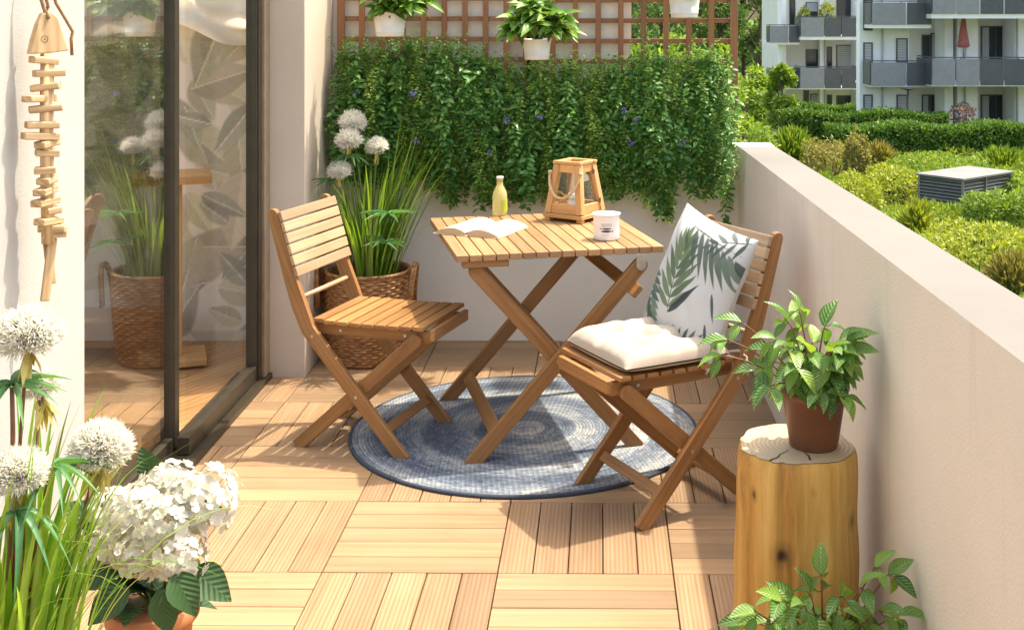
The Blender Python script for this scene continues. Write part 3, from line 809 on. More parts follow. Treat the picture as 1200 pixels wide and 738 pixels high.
# bottle
m, nt, b = new_mat('juice_glass'); b.inputs['Base Color'].default_value = (.93, .86, .55, 1); b.inputs['Base Color'].default_value = (.78, .70, .36, 1); b.inputs['Roughness'].default_value = .06
tl = nd(nt, 'ShaderNodeBsdfTranslucent'); tl.inputs[0].default_value = (.85, .76, .40, 1); tp = nd(nt, 'ShaderNodeBsdfTransparent'); tp.inputs[0].default_value = (.95, .93, .75, 1)
mx = nd(nt, 'ShaderNodeMixShader'); mx.inputs[0].default_value = .5; nt.links.new(b.outputs[0], mx.inputs[1]); nt.links.new(tl.outputs[0], mx.inputs[2])
mx2 = nd(nt, 'ShaderNodeMixShader'); mx2.inputs[0].default_value = .35; nt.links.new(mx.outputs[0], mx2.inputs[1]); nt.links.new(tp.outputs[0], mx2.inputs[2]); nt.links.new(mx2.outputs[0], nt.nodes['Material Output'].inputs[0])
bt = thing('glass_bottle', (-.362, 4.925, TZ), 'small clear bottle of pale yellow drink at the back of the table', 'bottle')
q = MB(); q.lathe([(.0005, .001), (.026, .001), (.029, .004), (.030, .012), (.030, .075), (.027, .095), (.018, .112), (.0125, .124), (.012, .142), (.014, .144), (.014, .149), (.0005, .149)], seg=28)
q.build('bottle_body', m, bt, smooth=True)
q = MB(); q.lathe([(.0138, .1495), (.0148, .149), (.0148, .157), (.0005, .158)], seg=20); q.build('cap', M['white_metal'], bt, smooth=True)
q = MB()
q.grid(lambda u, v: (.0306 * math.cos(-1.35 + u * 1.5), .0306 * math.sin(-1.35 + u * 1.5), .018 + .045 * v), 12, 1); q.build('label', plain('lime_label', (.45, .50, .05), .6), bt, smooth=True)
# cup
cup = thing('enamel_cup', (.064, 4.405, TZ), 'white enamel cup with two dark fish printed on it', 'cup')
q = MB(); q.lathe([(.0005, .001), (.044, .001), (.0465, .004), (.0475, .02), (.0475, .086), (.0495, .0905), (.0525, .092), (.0525, .0945), (.0485, .094), (.046, .088), (.046, .006), (.0005, .005)], seg=48)
q.build('cup_body', M['enamel'], cup, smooth=True)
q = MB()
def cyl(a, z, r=.0478): return (r * math.sin(a), -r * math.cos(a), z)
def decal(pts, mi=0):
    q.add([Vector(cyl(a, z)) for a, z in pts], [list(range(len(pts)))], mi=mi)
A0 = -.10
def strip(a0, a1, z0, z1, mi):
    n = max(1, int((a1 - a0) / .08))
    for k in range(n):
        b0, b1 = a0 + (a1 - a0) * k / n, a0 + (a1 - a0) * (k + 1) / n
        decal([(b0, z0), (b1, z0), (b1, z1), (b0, z1)], mi)
def fish(a0, a1, zc, h):
    n = 14
    for k in range(n):
        t0, t1 = k / n, (k + 1) / n
        def hh(t): return h * max(.12, math.sin(PI * min(1, t * 1.12)) ** .7) if t < .86 else h * (.15 + (t - .86) * 5)
        decal([(a0 + (a1 - a0) * t0, zc - hh(t0)), (a0 + (a1 - a0) * t1, zc - hh(t1)), (a0 + (a1 - a0) * t1, zc + hh(t1)), (a0 + (a1 - a0) * t0, zc + hh(t0))], 0)
fish(A0 + .52, A0 - .42, .0445, .0032); fish(A0 - .36, A0 + .62, .0355, .0042)
rr = random.Random(3)
for z, a0, a1, hgt in ((.061, -.32, .52, .0022), (.054, -.30, .46, .0020)):
    a = a0
    while a < a1:
        wd = rr.uniform(.02, .05); strip(A0 + a, A0 + a + wd, z - hgt, z + hgt, 1); a += wd + .022
a = -.22
for ch in range(6):
    strip(A0 + a, A0 + a + .018, .018, .026, 1); strip(A0 + a + .018, A0 + a + .06, .018 if ch % 2 else .0245, .0195 if ch % 2 else .026, 1); a += .095
q.build('fish_print', [M['ink'], M['grey_ink']], cup)
# lantern
lt = thing('lantern', (-.055, 4.835, TZ), 'tapered wooden lantern with rope handle and glass panes on the table', 'lantern', math.radians(-33))
BW, TWd, LH = .088, .058, .232
q = MB()
for sx in (-1, 1):
    for sy in (-1, 1):
        q.beam((sx * (BW - .013), sy * (BW - .013), .03), (sx * (TWd - .010), sy * (TWd - .010), LH - .012), 0.027, .027, (1, 0, 0))
        q.box(sx * (BW - .012) - .012, sx * (BW - .012) + .012, sy * (BW - .012) - .012, sy * (BW - .012) + .012, 0, .013, 'z')
for s in (-1, 1):
    q.obox((0, s * (BW - .016), .049), X, Y, Z, (2 * BW - .05, .016, .038)); q.obox((s * (BW - .016), 0, .049), Y, -X, Z, (2 * BW - .05, .016, .038))
    q.obox((0, s * (TWd - .008), LH - .026), X, Y, Z, (2 * TWd - .03, .014, .032)); q.obox((s * (TWd - .008), 0, LH - .026), Y, -X, Z, (2 * TWd - .03, .014, .032))
q.box(-BW - .004, BW + .004, -BW - .004, BW + .004, .0135, .029)
lf = q.build('lantern_frame', M['lantern'], lt, bevel=.002)
q = MB()
for s in (-1, 1):
    q.obox((0, s * (TWd - .006), LH - .003), X, Y, Z, (2 * TWd + .016, .020, .012)); q.obox((s * (TWd - .006), 0, LH - .003), Y, -X, Z, (2 * TWd - .034, .020, .0118))
q.build('top_ring', M['lantern'], lt, bevel=.002)
lg = glass_pane('lantern_glass', 2.6, (.93, .94, .92))
for k in range(4):
    q = MB(); rot = Matrix.Rotation(k * PI / 2, 3, 'Z')
    cs = [(-BW + .024, -BW + .014, .054), (BW - .024, -BW + .014, .054), (TWd - .018, -TWd + .010, LH - .034), (-TWd + .018, -TWd + .010, LH - .034)]
    f4 = [rot @ Vector(c) for c in cs]; off = rot @ Vector((0, .003, 0)); b4 = [p + off for p in f4]
    q.add(f4 + b4, [(0, 1, 2, 3), (7, 6, 5, 4), (0, 4, 5, 1), (1, 5, 6, 2), (2, 6, 7, 3), (3, 7, 4, 0)])
    q.build('pane', lg, lt)
q = MB(); q.lathe([(.0005, .0295), (.027, .0295), (.028, .032), (.028, .10), (.026, .103), (.0005, .100)], seg=20); q.build('candle', M['wax'], lt, smooth=True)
q = MB(); pts = []
for k in range(19):
    t = k / 18; a = PI * t
    pts.append((-.072 * math.cos(a) * 1.0, -.070 - .035 * math.sin(a), .190 - .095 * math.sin(a)))
q.tube(pts, .0055, 8)
for e in (0, -1): q.lathe([(.0005, -.009), (.008, -.006), (.0095, 0), (.008, .006), (.0005, .009)], pts[e], 8)
q.build('rope_handle', M['rope'], lt, smooth=True)
for z in (.075, .19):
    q = MB(); q.obox((BW + .001 - (z - .03) * .15, .062 - (z - .03) * .16, z), Z, X, Y, (.018, .004, .010)); q.build('hinge', M['win_frame'], lt)

# ================================================================== PLANTS
def blades(name, base, specs, mat, parent):
    """specs: (dx,dy start offset, azimuth, lean, length, width, droop)"""
    q = MB()
    for (ox, oy, az, lean, L, w, dr) in specs:
        n = 10; p = Vector(base) + Vector((ox, oy, 0)); el = PI / 2 - lean
        h = Vector((math.cos(az), math.sin(az), 0)); side = Vector((-math.sin(az), math.cos(az), 0))
        vs = []
        for i in range(n + 1):
            t = i / n; ww = w * (1 - t ** 2.2) * (.65 + .35 * min(1, t * 4)) / 2 + .0003
            nrm = h * math.sin(el) * -1 + Vector((0, 0, math.cos(el)))
            vs += [p - side * ww + nrm * ww * .35, p.copy(), p + side * ww + nrm * ww * .35]
            e = el - dr * t * t
            p = p + (h * math.cos(e) + Vector((0, 0, math.sin(e)))) * L / n
        fs = []
        for i in range(n):
            a = i * 3; fs += [(a, a + 1, a + 4, a + 3), (a + 1, a + 2, a + 5, a + 4)]
        q.add(vs, fs, [[(0, 0)] * 4] * len(fs))
    me_o = q.build(name, mat, parent, smooth=True)
    return me_o

def pompom(c, r, parent, axis=(0, 0, 1), n=620):
    """fluffy flower: fine filaments fanning out of a yellow heart"""
    c = np.array(c); ax = unit(np.array(axis, float))
    d = unit(NR.normal(size=(n * 2, 3))); d = d[(d @ ax) > .02][:n]
    L = r * NR.uniform(.78, 1.06, len(d))
    N = unit(NR.normal(size=d.shape))
    n2 = len(d) * 3; d3 = unit(NR.normal(size=(n2 * 2, 3))); d3 = d3[(d3 @ ax) > -.02][:n2]
    core = MB(); core.lathe([(.001, r * .70), (r * .36, r * .64), (r * .62, r * .40), (r * .68, r * .10), (r * .46, -r * .10), (.001, -r * .15)], (0, 0, 0), 16)
    P = np.concatenate([c + d * r * .12, c + d3 * r * NR.uniform(.48, .72, (len(d3), 1))]); DD = np.concatenate([d + NR.normal(size=d.shape) * .10, d3 + NR.normal(size=d3.shape) * .55])
    NN = np.concatenate([N, NR.normal(size=d3.shape)]); LL_ = np.concatenate([L, r * NR.uniform(.28, .46, len(d3))])
    o = leaves('flower_head', P, DD, NN, LL_, r * .062, M['pompom'], parent, T_RAY)
    core.v = [tuple(np.array(p) + c) for p in core.v]; core.build('flower_core', M['pomcore'], o, smooth=True)
    k = 70; d2 = unit(NR.normal(size=(k, 3)) * .6 - ax * .55)
    leaves('flower_heart', np.tile(c, (k, 1)), d2, unit(NR.normal(size=d2.shape)), r * NR.uniform(.35, .75, k), r * .06, M['pombase'], o, T_FIL)
    return o

def whorl(c, n, L, w, parent, droop=.25, az0=0, up=.15):
    P = []; D = []; N = []
    for k in range(n):
        a = az0 + 2 * PI * k / n + R.uniform(-.15, .15); e = up + R.uniform(-.2, .2)
        P.append(c); D.append((math.cos(a) * math.cos(e), math.sin(a) * math.cos(e), math.sin(e))); N.append((R.uniform(-.2, .2), R.uniform(-.2, .2), 1))
    return leaves('leaf_whorl', P, D, N, L * NR.uniform(.75, 1.1, n), w, M['whorl'], parent, long_template(7, droop, .1, .6))

def stalk(q, p0, p1, r0, r1, bend=.03):
    p0 = Vector(p0); p1 = Vector(p1); mid = (p0 + p1) / 2 + Vector((R.uniform(-bend, bend), R.uniform(-bend, bend), 0))
    pts = []
    for i in range(9):
        t = i / 8; pts.append(p0 * (1 - t) ** 2 + mid * 2 * t * (1 - t) + p1 * t * t)
    q.tube(pts, [r0 + (r1 - r0) * i / 8 for i in range(9)], 6)

# --- wicker basket with tall grass and cream pompoms (back left)
BK = Vector((-.985, 5.40, 0))
bas = thing('wicker_basket', BK, 'round brown wicker basket standing in the corner by the wall pier', 'basket')
wm, nt, b = new_mat('wicker')
oc = nd(nt, 'ShaderNodeTexCoord').outputs['Object']
nt.links.new(ramp(nt, noise_n(nt, mapping(nt, oc, (30, 30, 110)), 1.0, 3, .6), [(.3, (.13, .05, .016)), (.5, (.29, .125, .04)), (.7, (.46, .24, .09))]), b.inputs['Base Color']); b.inputs['Roughness'].default_value = .6
q = MB(); rows = 30; prof = []
for i in range(rows * 6 + 1):
    t = i / (rows * 6); z = .004 + .385 * t
    rr_ = .160 + .028 * math.sin(t * PI * .62)
    prof.append((rr_ + .0035 * abs(math.sin(t * rows * PI)) , z))
def wv(th, z, i):
    row = int(i / 6); return .0042 * math.sin(22 * th + (PI if row % 2 else 0)) * abs(math.sin(i / 6 * PI))
q.lathe(prof, seg=176, wob=wv); q.lathe([(.186, .386), (.195, .396), (.190, .406), (.178, .404), (.172, .39), (.165, .30)], seg=64, wob=lambda th, z, i: .0025 * math.sin(40 * th + z * 300))
q.build('basket_body', wm, bas, smooth=True)
for s in (-1, 1):
    q = MB(); pts = []
    for k in range(15):
        a = PI * k / 14; pts.append((s * (.197 + .018 * math.sin(a)), -.045 - .06 * math.cos(a), .27 + .17 * math.sin(a) ** .7 if k not in (0, 14) else .26))
    for dz in (0, .010): q.tube([Vector(p) + Vector((s * dz, 0, -dz * .6)) for p in pts], .0075, 8)
    q.build('handle', wm, bas, smooth=True)
q = MB(); q.lathe([(.0005, .345), (.168, .34)], seg=32); q.build('soil', M['soil'], bas)
pl = thing('tall_grass_plant', BK + Vector((0, 0, .345)), 'tall green grass with cream fluffy flowers growing from the wicker basket', 'plant')
sp = []
for k in range(105):
    a = R.uniform(0, 2 * PI); rr_ = .11 * math.sqrt(R.random())
    sp.append((rr_ * math.cos(a), rr_ * math.sin(a), a + R.uniform(-.6, .6), R.uniform(.02, .30), R.uniform(.32, .62), R.uniform(.008, .016), R.uniform(.1, .9)))
for k in range(60):   # the tall sheaf leaning right
    sp.append((R.uniform(.0, .11), R.uniform(-.08, .06), R.uniform(-.5, .4), R.uniform(.06, .42), R.uniform(.45, .76), R.uniform(.012, .022), R.uniform(.0, .45)))
for k in range(14):   # long arching ones
    sp.append((R.uniform(.0, .08), R.uniform(-.1, .02), R.uniform(-1.0, .2), R.uniform(.3, .6), R.uniform(.5, .7), R.uniform(.003, .006), R.uniform(.8, 1.6)))
for k in range(8):
    sp.append((R.uniform(-.1, .0), R.uniform(-.1, .0), R.uniform(2.6, 4.2), R.uniform(.2, .35), R.uniform(.35, .5), R.uniform(.005, .009), R.uniform(.8, 1.6)))
blades('grass_blades', (0, 0, 0), sp, M['blade'], pl)
def loc_in(plant, px, py, y): return ray(px, py, y) - Vector(plant.location)
q = MB()
for (px, py, y, r, wh) in ((413, 146, 5.30, 17, 1), (409, 167, 5.24, 17, 1), (442, 174, 5.28, 14, 0), (398, 203, 5.22, 15, 0)):
    c = loc_in(pl, px, py, y); stalk(q, (R.uniform(-.05, .05), R.uniform(-.05, .05), 0), c, .005, .0035)
    pompom(c, r * y / F, pl, (R.uniform(-.2, .2), -.35, 1), 300)
    kk = 10; leaves('drooping_sepals', np.tile(np.array(c) - np.array([0, 0, .012]), (kk, 1)), np.stack([NR.normal(size=kk) * .25, NR.normal(size=kk) * .25 - .1, -np.ones(kk)], 1), NR.normal(size=(kk, 3)), NR.uniform(.03, .07, kk), .006, M['pombase'], pl, T_FIL)
    if wh: whorl(c - Vector((0, 0, .06)), 9, .10, .014, pl, .5, R.random())
whorl(loc_in(pl, 455, 252, 5.22), 11, .15, .016, pl, .2, .1)
whorl(loc_in(pl, 452, 285, 5.20), 9, .13, .015, pl, .2, .4)
whorl(loc_in(pl, 386, 212, 5.25), 10, .09, .012, pl, .3, .2)
stalk(q, (.02, -.02, 0), loc_in(pl, 455, 255, 5.22), .006, .004); stalk(q, (-.05, -.02, 0), loc_in(pl, 386, 214, 5.25), .005, .003)
q.build('flower_stem', M['stem'], pl, smooth=True)

# --- foreground grass plant with big pompoms (front left)
FG = Vector((-1.04, 2.16, .0))
pl = thing('potted_grass_plant', FG, 'tall grass with large cream pompom flowers in the near left corner', 'plant')
q = MB(); q.lathe([(.0005, 0), (.10, 0), (.105, .004), (.14, .30), (.148, .30), (.148, .33), (.135, .33), (.132, .31), (.0005, .305)], seg=36); q.build('pot', M['terracotta'], pl, smooth=True)
sp = []
for k in range(150):
    a = R.uniform(0, 2 * PI); rr_ = .12 * math.sqrt(R.random())
    sp.append((rr_ * math.cos(a), rr_ * math.sin(a), a + R.uniform(-.7, .7), R.uniform(.02, .26), R.uniform(.26, .56), R.uniform(.010, .021), R.uniform(.1, .8)))
for k in range(26):
    sp.append((R.uniform(-.05, .1), R.uniform(-.08, .08), R.uniform(-.55, .55), R.uniform(.2, .5), R.uniform(.40, .60), R.uniform(.003, .008), R.uniform(.9, 1.9)))
blades('grass_blades', (0, 0, .30), sp, M['blade'], pl)
q = MB()
for (px, py, y, r, wh) in ((34, 386, 2.14, 35, 1), (118, 518, 2.20, 33, 0), (22, 548, 2.08, 31, 1), (48, 446, 2.30, 22, 0)):
    c = loc_in(pl, px, py, y); stalk(q, (R.uniform(-.03, .08), R.uniform(-.05, .05), .30), c - Vector((0, 0, .01)), .004, .003, .02)
    pompom(c - Vector((0, 0, r * y / F * .35)), r * y / F * 1.08, pl, (R.uniform(-.15, .15), -.2, 1), 1500)
    kk = 16; leaves('drooping_sepals', np.tile(np.array(c) - np.array([0, 0, .028]), (kk, 1)), np.stack([NR.normal(size=kk) * .3, NR.normal(size=kk) * .3 - .1, -np.ones(kk)], 1), NR.normal(size=(kk, 3)), NR.uniform(.03, .085, kk), .009, M['pombase'], pl, T_FIL)
whorl(loc_in(pl, 14, 452, 2.12), 12, .115, .011, pl, .35, .2, .1)
whorl(loc_in(pl, 60, 548, 2.12), 12, .115, .011, pl, .55, .5, .05)
whorl(loc_in(pl, 20, 600, 2.05), 10, .11, .014, pl, .9, .1, -.2)
stalk(q, (-.02, .0, .30), loc_in(pl, 14, 454, 2.12), .006, .004); stalk(q, (.02, .0, .30), loc_in(pl, 60, 550, 2.12), .006, .004)
q.build('flower_stem', M['redstem'], pl, smooth=True)

# --- hydrangea
HD = Vector((-.995, 2.76, 0))
hy = thing('hydrangea', HD, 'white hydrangea in a terracotta pot in front of the glass door', 'plant')
q = MB(); q.lathe([(.0005, 0), (.068, 0), (.072, .004), (.090, .165), (.100, .165), (.103, .17), (.103, .198), (.094, .20), (.090, .19), (.0005, .185)], seg=40); q.build('pot', M['terracotta'], hy, smooth=True)
q = MB()
heads = ((238, 588, 2.70, 42), (198, 572, 2.78, 32), (165, 600, 2.72, 38), (130, 600, 2.80, 30), (128, 640, 2.74, 28), (170, 645, 2.66, 36), (210, 650, 2.62, 34), (196, 612, 2.64, 34))
for (px, py, y, r) in heads:
    c = loc_in(hy, px, py, y); rm = r * y / F; c.z = max(c.z, .22)
    n = 64; cn = np.array(c)
    gi = np.arange(n) + .5; ph = np.arccos(1 - 1.65 * gi / n); tt = PI * (1 + 5 ** .5) * gi
    dirs = np.stack([np.cos(tt) * np.sin(ph), np.sin(tt) * np.sin(ph), np.cos(ph)], 1)
    dirs = unit(dirs + np.array([0, -.35, .0]) + NR.normal(size=dirs.shape) * .12)
    P = []; D = []; N = []; LL = []
    for dv in dirs:
        fc = cn + dv * rm * NR.uniform(.74, 1.04); a = unit(np.cross(dv, NR.normal(size=3))); bb = np.cross(dv, a)
        s = rm * NR.uniform(.20, .29); r0 = NR.uniform(0, PI)
        for k in range(4):
            e = a * math.cos(r0 + k * PI / 2) + bb * math.sin(r0 + k * PI / 2)
            P.append(fc); D.append(e + dv * NR.uniform(.0, .5)); N.append(dv + NR.normal(size=3) * .22); LL.append(s)
    LL = np.array(LL); leaves('flower_head', P, D, N, LL, LL * 1.02, M['floret'], hy, T_PETAL)
    stalk(q, (R.uniform(-.03, .03), R.uniform(-.03, .03), .18), c, .004, .003)
q.build('flower_stem', M['stem'], hy, smooth=True)
P = []; D = []; N = []; LL = []
for (px, py, y, dx, dz, L) in ((226, 668, 2.62, .8, -.35, .105), (190, 690, 2.58, .25, -.8, .09), (112, 612, 2.78, -.7, .6, .09), (150, 688, 2.60, -.5, -.35, .10), (228, 600, 2.8, .9, .2, .08), (180, 560, 2.84, -.2, .9, .08), (105, 640, 2.8, -.9, .0, .09), (205, 672, 2.56, .55, -.7, .095), (140, 665, 2.7, -.7, -.1, .10)):
    P.append(loc_in(hy, px, py, y)); D.append((dx, -.35, dz)); N.append((.1, -.75, .65)); LL.append(L)
for k in range(26):
    a = R.uniform(0, 2 * PI); P.append((R.uniform(-.05, .05), R.uniform(-.05, .05), R.uniform(.19, .30))); D.append((math.cos(a), math.sin(a), R.uniform(-.1, .8))); N.append((0, 0, 1)); LL.append(R.uniform(.07, .11))
LL = np.array(LL); leaves('leaves', P, D, N, LL, LL * .72, M['hyleaf'], hy, long_template(7, .25, .12, .8))

# --- stump
ST = Vector((.512, 2.965, 0)); SH = .487
stp = thing('log_stool', ST, 'barkless tree stump stool with knots beside the parapet', 'stool')
m, nt, b = new_mat('stump_side')
oc = nd(nt, 'ShaderNodeTexCoord').outputs['Object']
f1 = noise_n(nt, mapping(nt, oc, (26, 26, 2.2)), 1.0, 5, .65); f2 = noise_n(nt, mapping(nt, oc, (7, 7, 1.2)), 1.0, 3, .5)
f = math_n(nt, 'ADD', math_n(nt, 'MULTIPLY', f1, .55), math_n(nt, 'MULTIPLY', f2, .5))
c = ramp(nt, f, [(.33, (.24, .10, .02)), (.46, (.50, .26, .06)), (.58, (.62, .37, .10)), (.72, (.72, .50, .19))])
for (kx, ky, kz, kr) in ((-.060, -.140, .275, .011), (.125, -.078, .33, .009), (.06, -.13, .12, .010), (-.115, -.09, .40, .007), (.015, -.148, .42, .006), (-.02, -.15, .17, .006)):
    vd = nd(nt, 'ShaderNodeVectorMath', operation='DISTANCE'); nt.links.new(mapping(nt, oc, (1, 1, .8)), vd.inputs[0]); vd.inputs[1].default_value = (kx, ky, kz * .8)
    c = mixc(nt, ramp(nt, math_n(nt, 'DIVIDE', vd.outputs['Value'], kr * 3), [(.25, (1, 1, 1)), (.5, (.35, .35, .35)), (1, (0, 0, 0))]), c, (.06, .022, .008))
gr = noise_n(nt, mapping(nt, oc, (5, 5, 3)), 1.0, 5, .7)
c = mixc(nt, ramp(nt, gr, [(.55, (0, 0, 0)), (.70, (.75, .75, .75))]), c, (.22, .095, .028))
nt.links.new(c, b.inputs['Base Color']); b.inputs['Roughness'].default_value = .55; bump(nt, b, f, .8, .014)
q = MB()
def sw(th, z, i):
    v = .015 * noise.noise(Vector((math.cos(th) * 1.4, math.sin(th) * 1.4, z * 1.6))) + .004 * noise.noise(Vector((math.cos(th) * 9, math.sin(th) * 9, z * 3))) + .006 * noise.noise(Vector((math.cos(th) * 4, math.sin(th) * 4, z * .8 + 3)))
    v -= .007 * abs(math.sin(3.5 * th + .6))
    for a0, dep, wd in ((-2.05, .010, .05), (-1.15, .006, .06), (-2.6, .008, .08), (.1, .009, .06), (1.5, .01, .1)):
        dd = abs((th - (a0 + .08 * math.sin(z * 5)) + PI) % (2 * PI) - PI); v -= dep * math.exp(-(dd / wd) ** 2)
    return v
prof = [(.158 - .009 * (i / 30) + .0015 * math.sin(i * .55), SH * i / 30) for i in range(31)]
prof[-1] = (prof[-1][0] - .004, SH)
q.lathe(prof, seg=120, wob=sw); q.build('trunk', m, stp, smooth=True)
m, nt, b = new_mat('stump_top')
oc = nd(nt, 'ShaderNodeTexCoord').outputs['Object']
wv_ = nd(nt, 'ShaderNodeTexWave', wave_type='RINGS', rings_direction='Z'); wv_.inputs['Scale'].default_value = 28; wv_.inputs['Distortion'].default_value = 2.5; wv_.inputs['Detail'].default_value = 3; wv_.inputs['Detail Scale'].default_value = 1.5
nt.links.new(oc, wv_.inputs['Vector'])
c = ramp(nt, wv_.outputs['Fac'], [(0, (.46, .33, .20)), (1, (.58, .46, .31))])
st = noise_n(nt, oc, 9, 4, .6); c = mixc(nt, ramp(nt, st, [(.56, (0, 0, 0)), (.7, (.6, .6, .6))]), c, (.40, .22, .09))
nt.links.new(c, b.inputs['Base Color']); b.inputs['Roughness'].default_value = .7; bump(nt, b, noise_n(nt, oc, 60, 3), .3, .004)
q = MB(); q.lathe([(.0005, SH + .0015)] + [((prof[-1][0]) * t, SH + .0015) for t in (.25, .5, .75, .96, .999)] , seg=120, wob=lambda th, z, i: sw(th, SH, 0) * i / 5)
q.build('cut_face', m, stp, smooth=True)
q = MB()   # drying cracks in the end grain
for (a, r0, r1) in ((-2.2, .05, .142), (-1.45, .03, .11), (.4, .02, .09)):
    pts = [(math.cos(a + .025 * math.sin(k * 1.7)) * (r0 + (r1 - r0) * k / 7), math.sin(a + .025 * math.sin(k * 1.7)) * (r0 + (r1 - r0) * k / 7), SH + .0025) for k in range(8)]
    vs = []
    for k, p in enumerate(pts):
        wd = .0006 + .0022 * k / 7; vs += [(p[0] - math.sin(a) * wd, p[1] + math.cos(a) * wd, p[2]), (p[0] + math.sin(a) * wd, p[1] - math.cos(a) * wd, p[2])]
    q.add(vs, [[2 * k, 2 * k + 1, 2 * k + 3, 2 * k + 2] for k in range(7)])
q.build('crack', plain('crack', (.06, .03, .012), .9), stp)

# --- variegated pilea plants
def pilea(origin, label, pot_r, pot_h, branches, seed, extra=40, leafL=(.055, .085)):
    rr = random.Random(seed)
    t = thing('variegated_plant', origin, label, 'plant', 0, 'variegated pot plants by the stump')
    q = MB(); q.lathe([(.0005, 0), (pot_r * .72, 0), (pot_r * .75, .003), (pot_r * .97, pot_h * .84), (pot_r, pot_h * .85), (pot_r * 1.03, pot_h), (pot_r * .96, pot_h), (pot_r * .93, pot_h * .9), (.0005, pot_h * .87)], seg=40); q.build('pot', M['brown_plastic'], t, smooth=True)
    q = MB(); P = []; D = []; N = []; LL = []
    def add_leaf(p, d, L):
        P.append(tuple(p)); D.append(tuple(d)); N.append((rr.uniform(-.35, .35), rr.uniform(-.7, -.05), 1)); LL.append(L)
    allb = list(branches)
    for k in range(extra // 4):
        a = rr.uniform(0, 2 * PI); h = rr.uniform(.05, .14); r_ = rr.uniform(.02, .10)
        allb.append((r_ * math.cos(a), r_ * math.sin(a), pot_h + h, 4))
    for (bx, by, bz, nl) in allb:
        p0 = Vector((bx * .12, by * .12, pot_h * .86)); p1 = Vector((bx, by, bz)); mid = (p0 + p1) / 2 + Vector((0, 0, .04))
        pts = [p0 * (1 - s) ** 2 + mid * 2 * s * (1 - s) + p1 * s * s for s in [i / 8 for i in range(9)]]
        q.tube(pts, [.0028 - .0012 * i / 8 for i in range(9)], 6)
        n = max(2, nl // 2)
        for j in range(n):
            s = 1 - .55 * j / max(1, n - 1) if n > 1 else 1
            p = pts[int(round(s * 8))]; ab = math.atan2(by, bx) + rr.uniform(-.3, .3)
            for sg in (-1, 1):
                a = ab + sg * rr.uniform(.5, 1.3) + (PI / 2 if j % 2 else 0) * .4
                e = rr.uniform(-.95, .05)
                d = Vector((math.cos(a) * math.cos(e), math.sin(a) * math.cos(e), math.sin(e)))
                pe = p + d * .012; add_leaf(pe, d, rr.uniform(*leafL) * (1 if j else .85)); q.tube([p, pe], .0012, 5, caps=False)
        d = (pts[-1] - pts[-3]).normalized() + Vector((0, 0, -.35)); add_leaf(pts[-1], d, rr.uniform(*leafL))
    LL = np.array(LL)
    leaves('leaves', P, D, N, LL, LL * NR.uniform(.46, .60, len(LL)), M['pilea'], t, T_PILEA)
    q.build('stem', M['redstem'], t, smooth=True)
    return t
S_ = 2.95 / F
pilea((.549, 2.955, SH + .002), 'variegated leafy plant in a brown pot on top of the stump', .078, .140,
      [(-.215, -.03, .265, 5), (-.175, .02, .295, 5), (-.23, -.06, .235, 3), (-.06, .0, .30, 5), (-.03, .03, .325, 3), (.03, .02, .285, 5), (.06, -.02, .26, 6), (.05, -.06, .24, 6), (-.10, -.05, .27, 6), (-.06, -.09, .22, 6), (.02, -.08, .25, 6), (.075, .01, .205, 5), (-.12, -.09, .17, 4), (.0, -.10, .16, 5), (.05, -.10, .15, 4), (-.02, .05, .28, 5)], 4, 52, (.050, .078))
pilea((.505, 2.60, 0), 'variegated leafy plant standing low on the floor in front of the stump', .085, .150,
      [(.0, .03, .325, 6), (-.03, .0, .30, 6), (-.10, -.05, .31, 6), (-.15, -.05, .28, 6), (-.06, -.1, .32, 6), (.02, -.08, .33, 6), (.07, -.04, .33, 6), (.11, .0, .355, 5), (.14, .0, .34, 5), (.15, -.04, .27, 5), (.10, -.08, .30, 6), (-.16, -.0, .24, 4), (.0, -.12, .26, 6), (-.09, -.11, .26, 6), (.09, -.12, .24, 6)], 9, 56, (.048, .072))

# --- hanging white pots with leafy plants on the trellis
def rosette_pot(px, py_rim, py_bot, label, seed, w_px, nros, lobes):
    y = 5.44; rr = random.Random(seed)
    top = ray(px, py_rim, y); bot = ray(px, py_bot, y); h = top.z - bot.z; r = w_px * y / F / 2
    t = thing('hanging_pot', bot, label, 'plant pot', 0, 'white pots hanging on the trellis')
    q = MB(); q.lathe([(.0005, 0), (r * .76, 0), (r * .78, .003), (r * .80, .018), (r * .815, .019), (r * .82, .024), (r * .80, .025), (r * .97, h * .98), (r * 1.03, h), (r * .95, h), (r * .93, h * .9), (.0005, h * .88)], seg=40); q.build('pot', M['white_metal'], t, smooth=True)
    q = MB(); q.tube([(0, .06 + r * .4, h + .10), (0, r + .12, h + .10), (0, r + .125, h + .04)], .003, 6); q.tube([(0, r * .98, h * .9), (0, r + .03, h + .02), (0, r + .10, h + .09)], .003, 6); q.build('hook', M['steel'], t, smooth=True)
    P = []; D = []; N = []; L = []; st = MB()
    for (lx, lz, n) in lobes:
        c = np.array([lx, -.05 - rr.uniform(0, .06), h + lz])
        for s in range(n):
            cc = c + np.array([rr.uniform(-.055, .055), rr.uniform(-.05, .05), rr.uniform(-.03, .04)])
            st.tube([(0, 0, h * .88), tuple(cc * .5 + np.array([0, 0, h * .55])), tuple(cc)], .0025, 5, caps=False)
            for k in range(11):
                a = rr.uniform(0, 2 * PI); e = rr.uniform(-.5, .9)
                d = (math.cos(a) * math.cos(e), math.sin(a) * math.cos(e) - .15, math.sin(e)); P.append(cc); D.append(d); N.append((-d[0] * .5, -.5, 1)); L.append(rr.uniform(.06, .105))
    L = np.array(L); leaves('leaves', P, D, N, L, L * .44, M['pot_leaf'], t, long_template(5, .35, .12, .8)); st.build('stem', M['stem'], t)
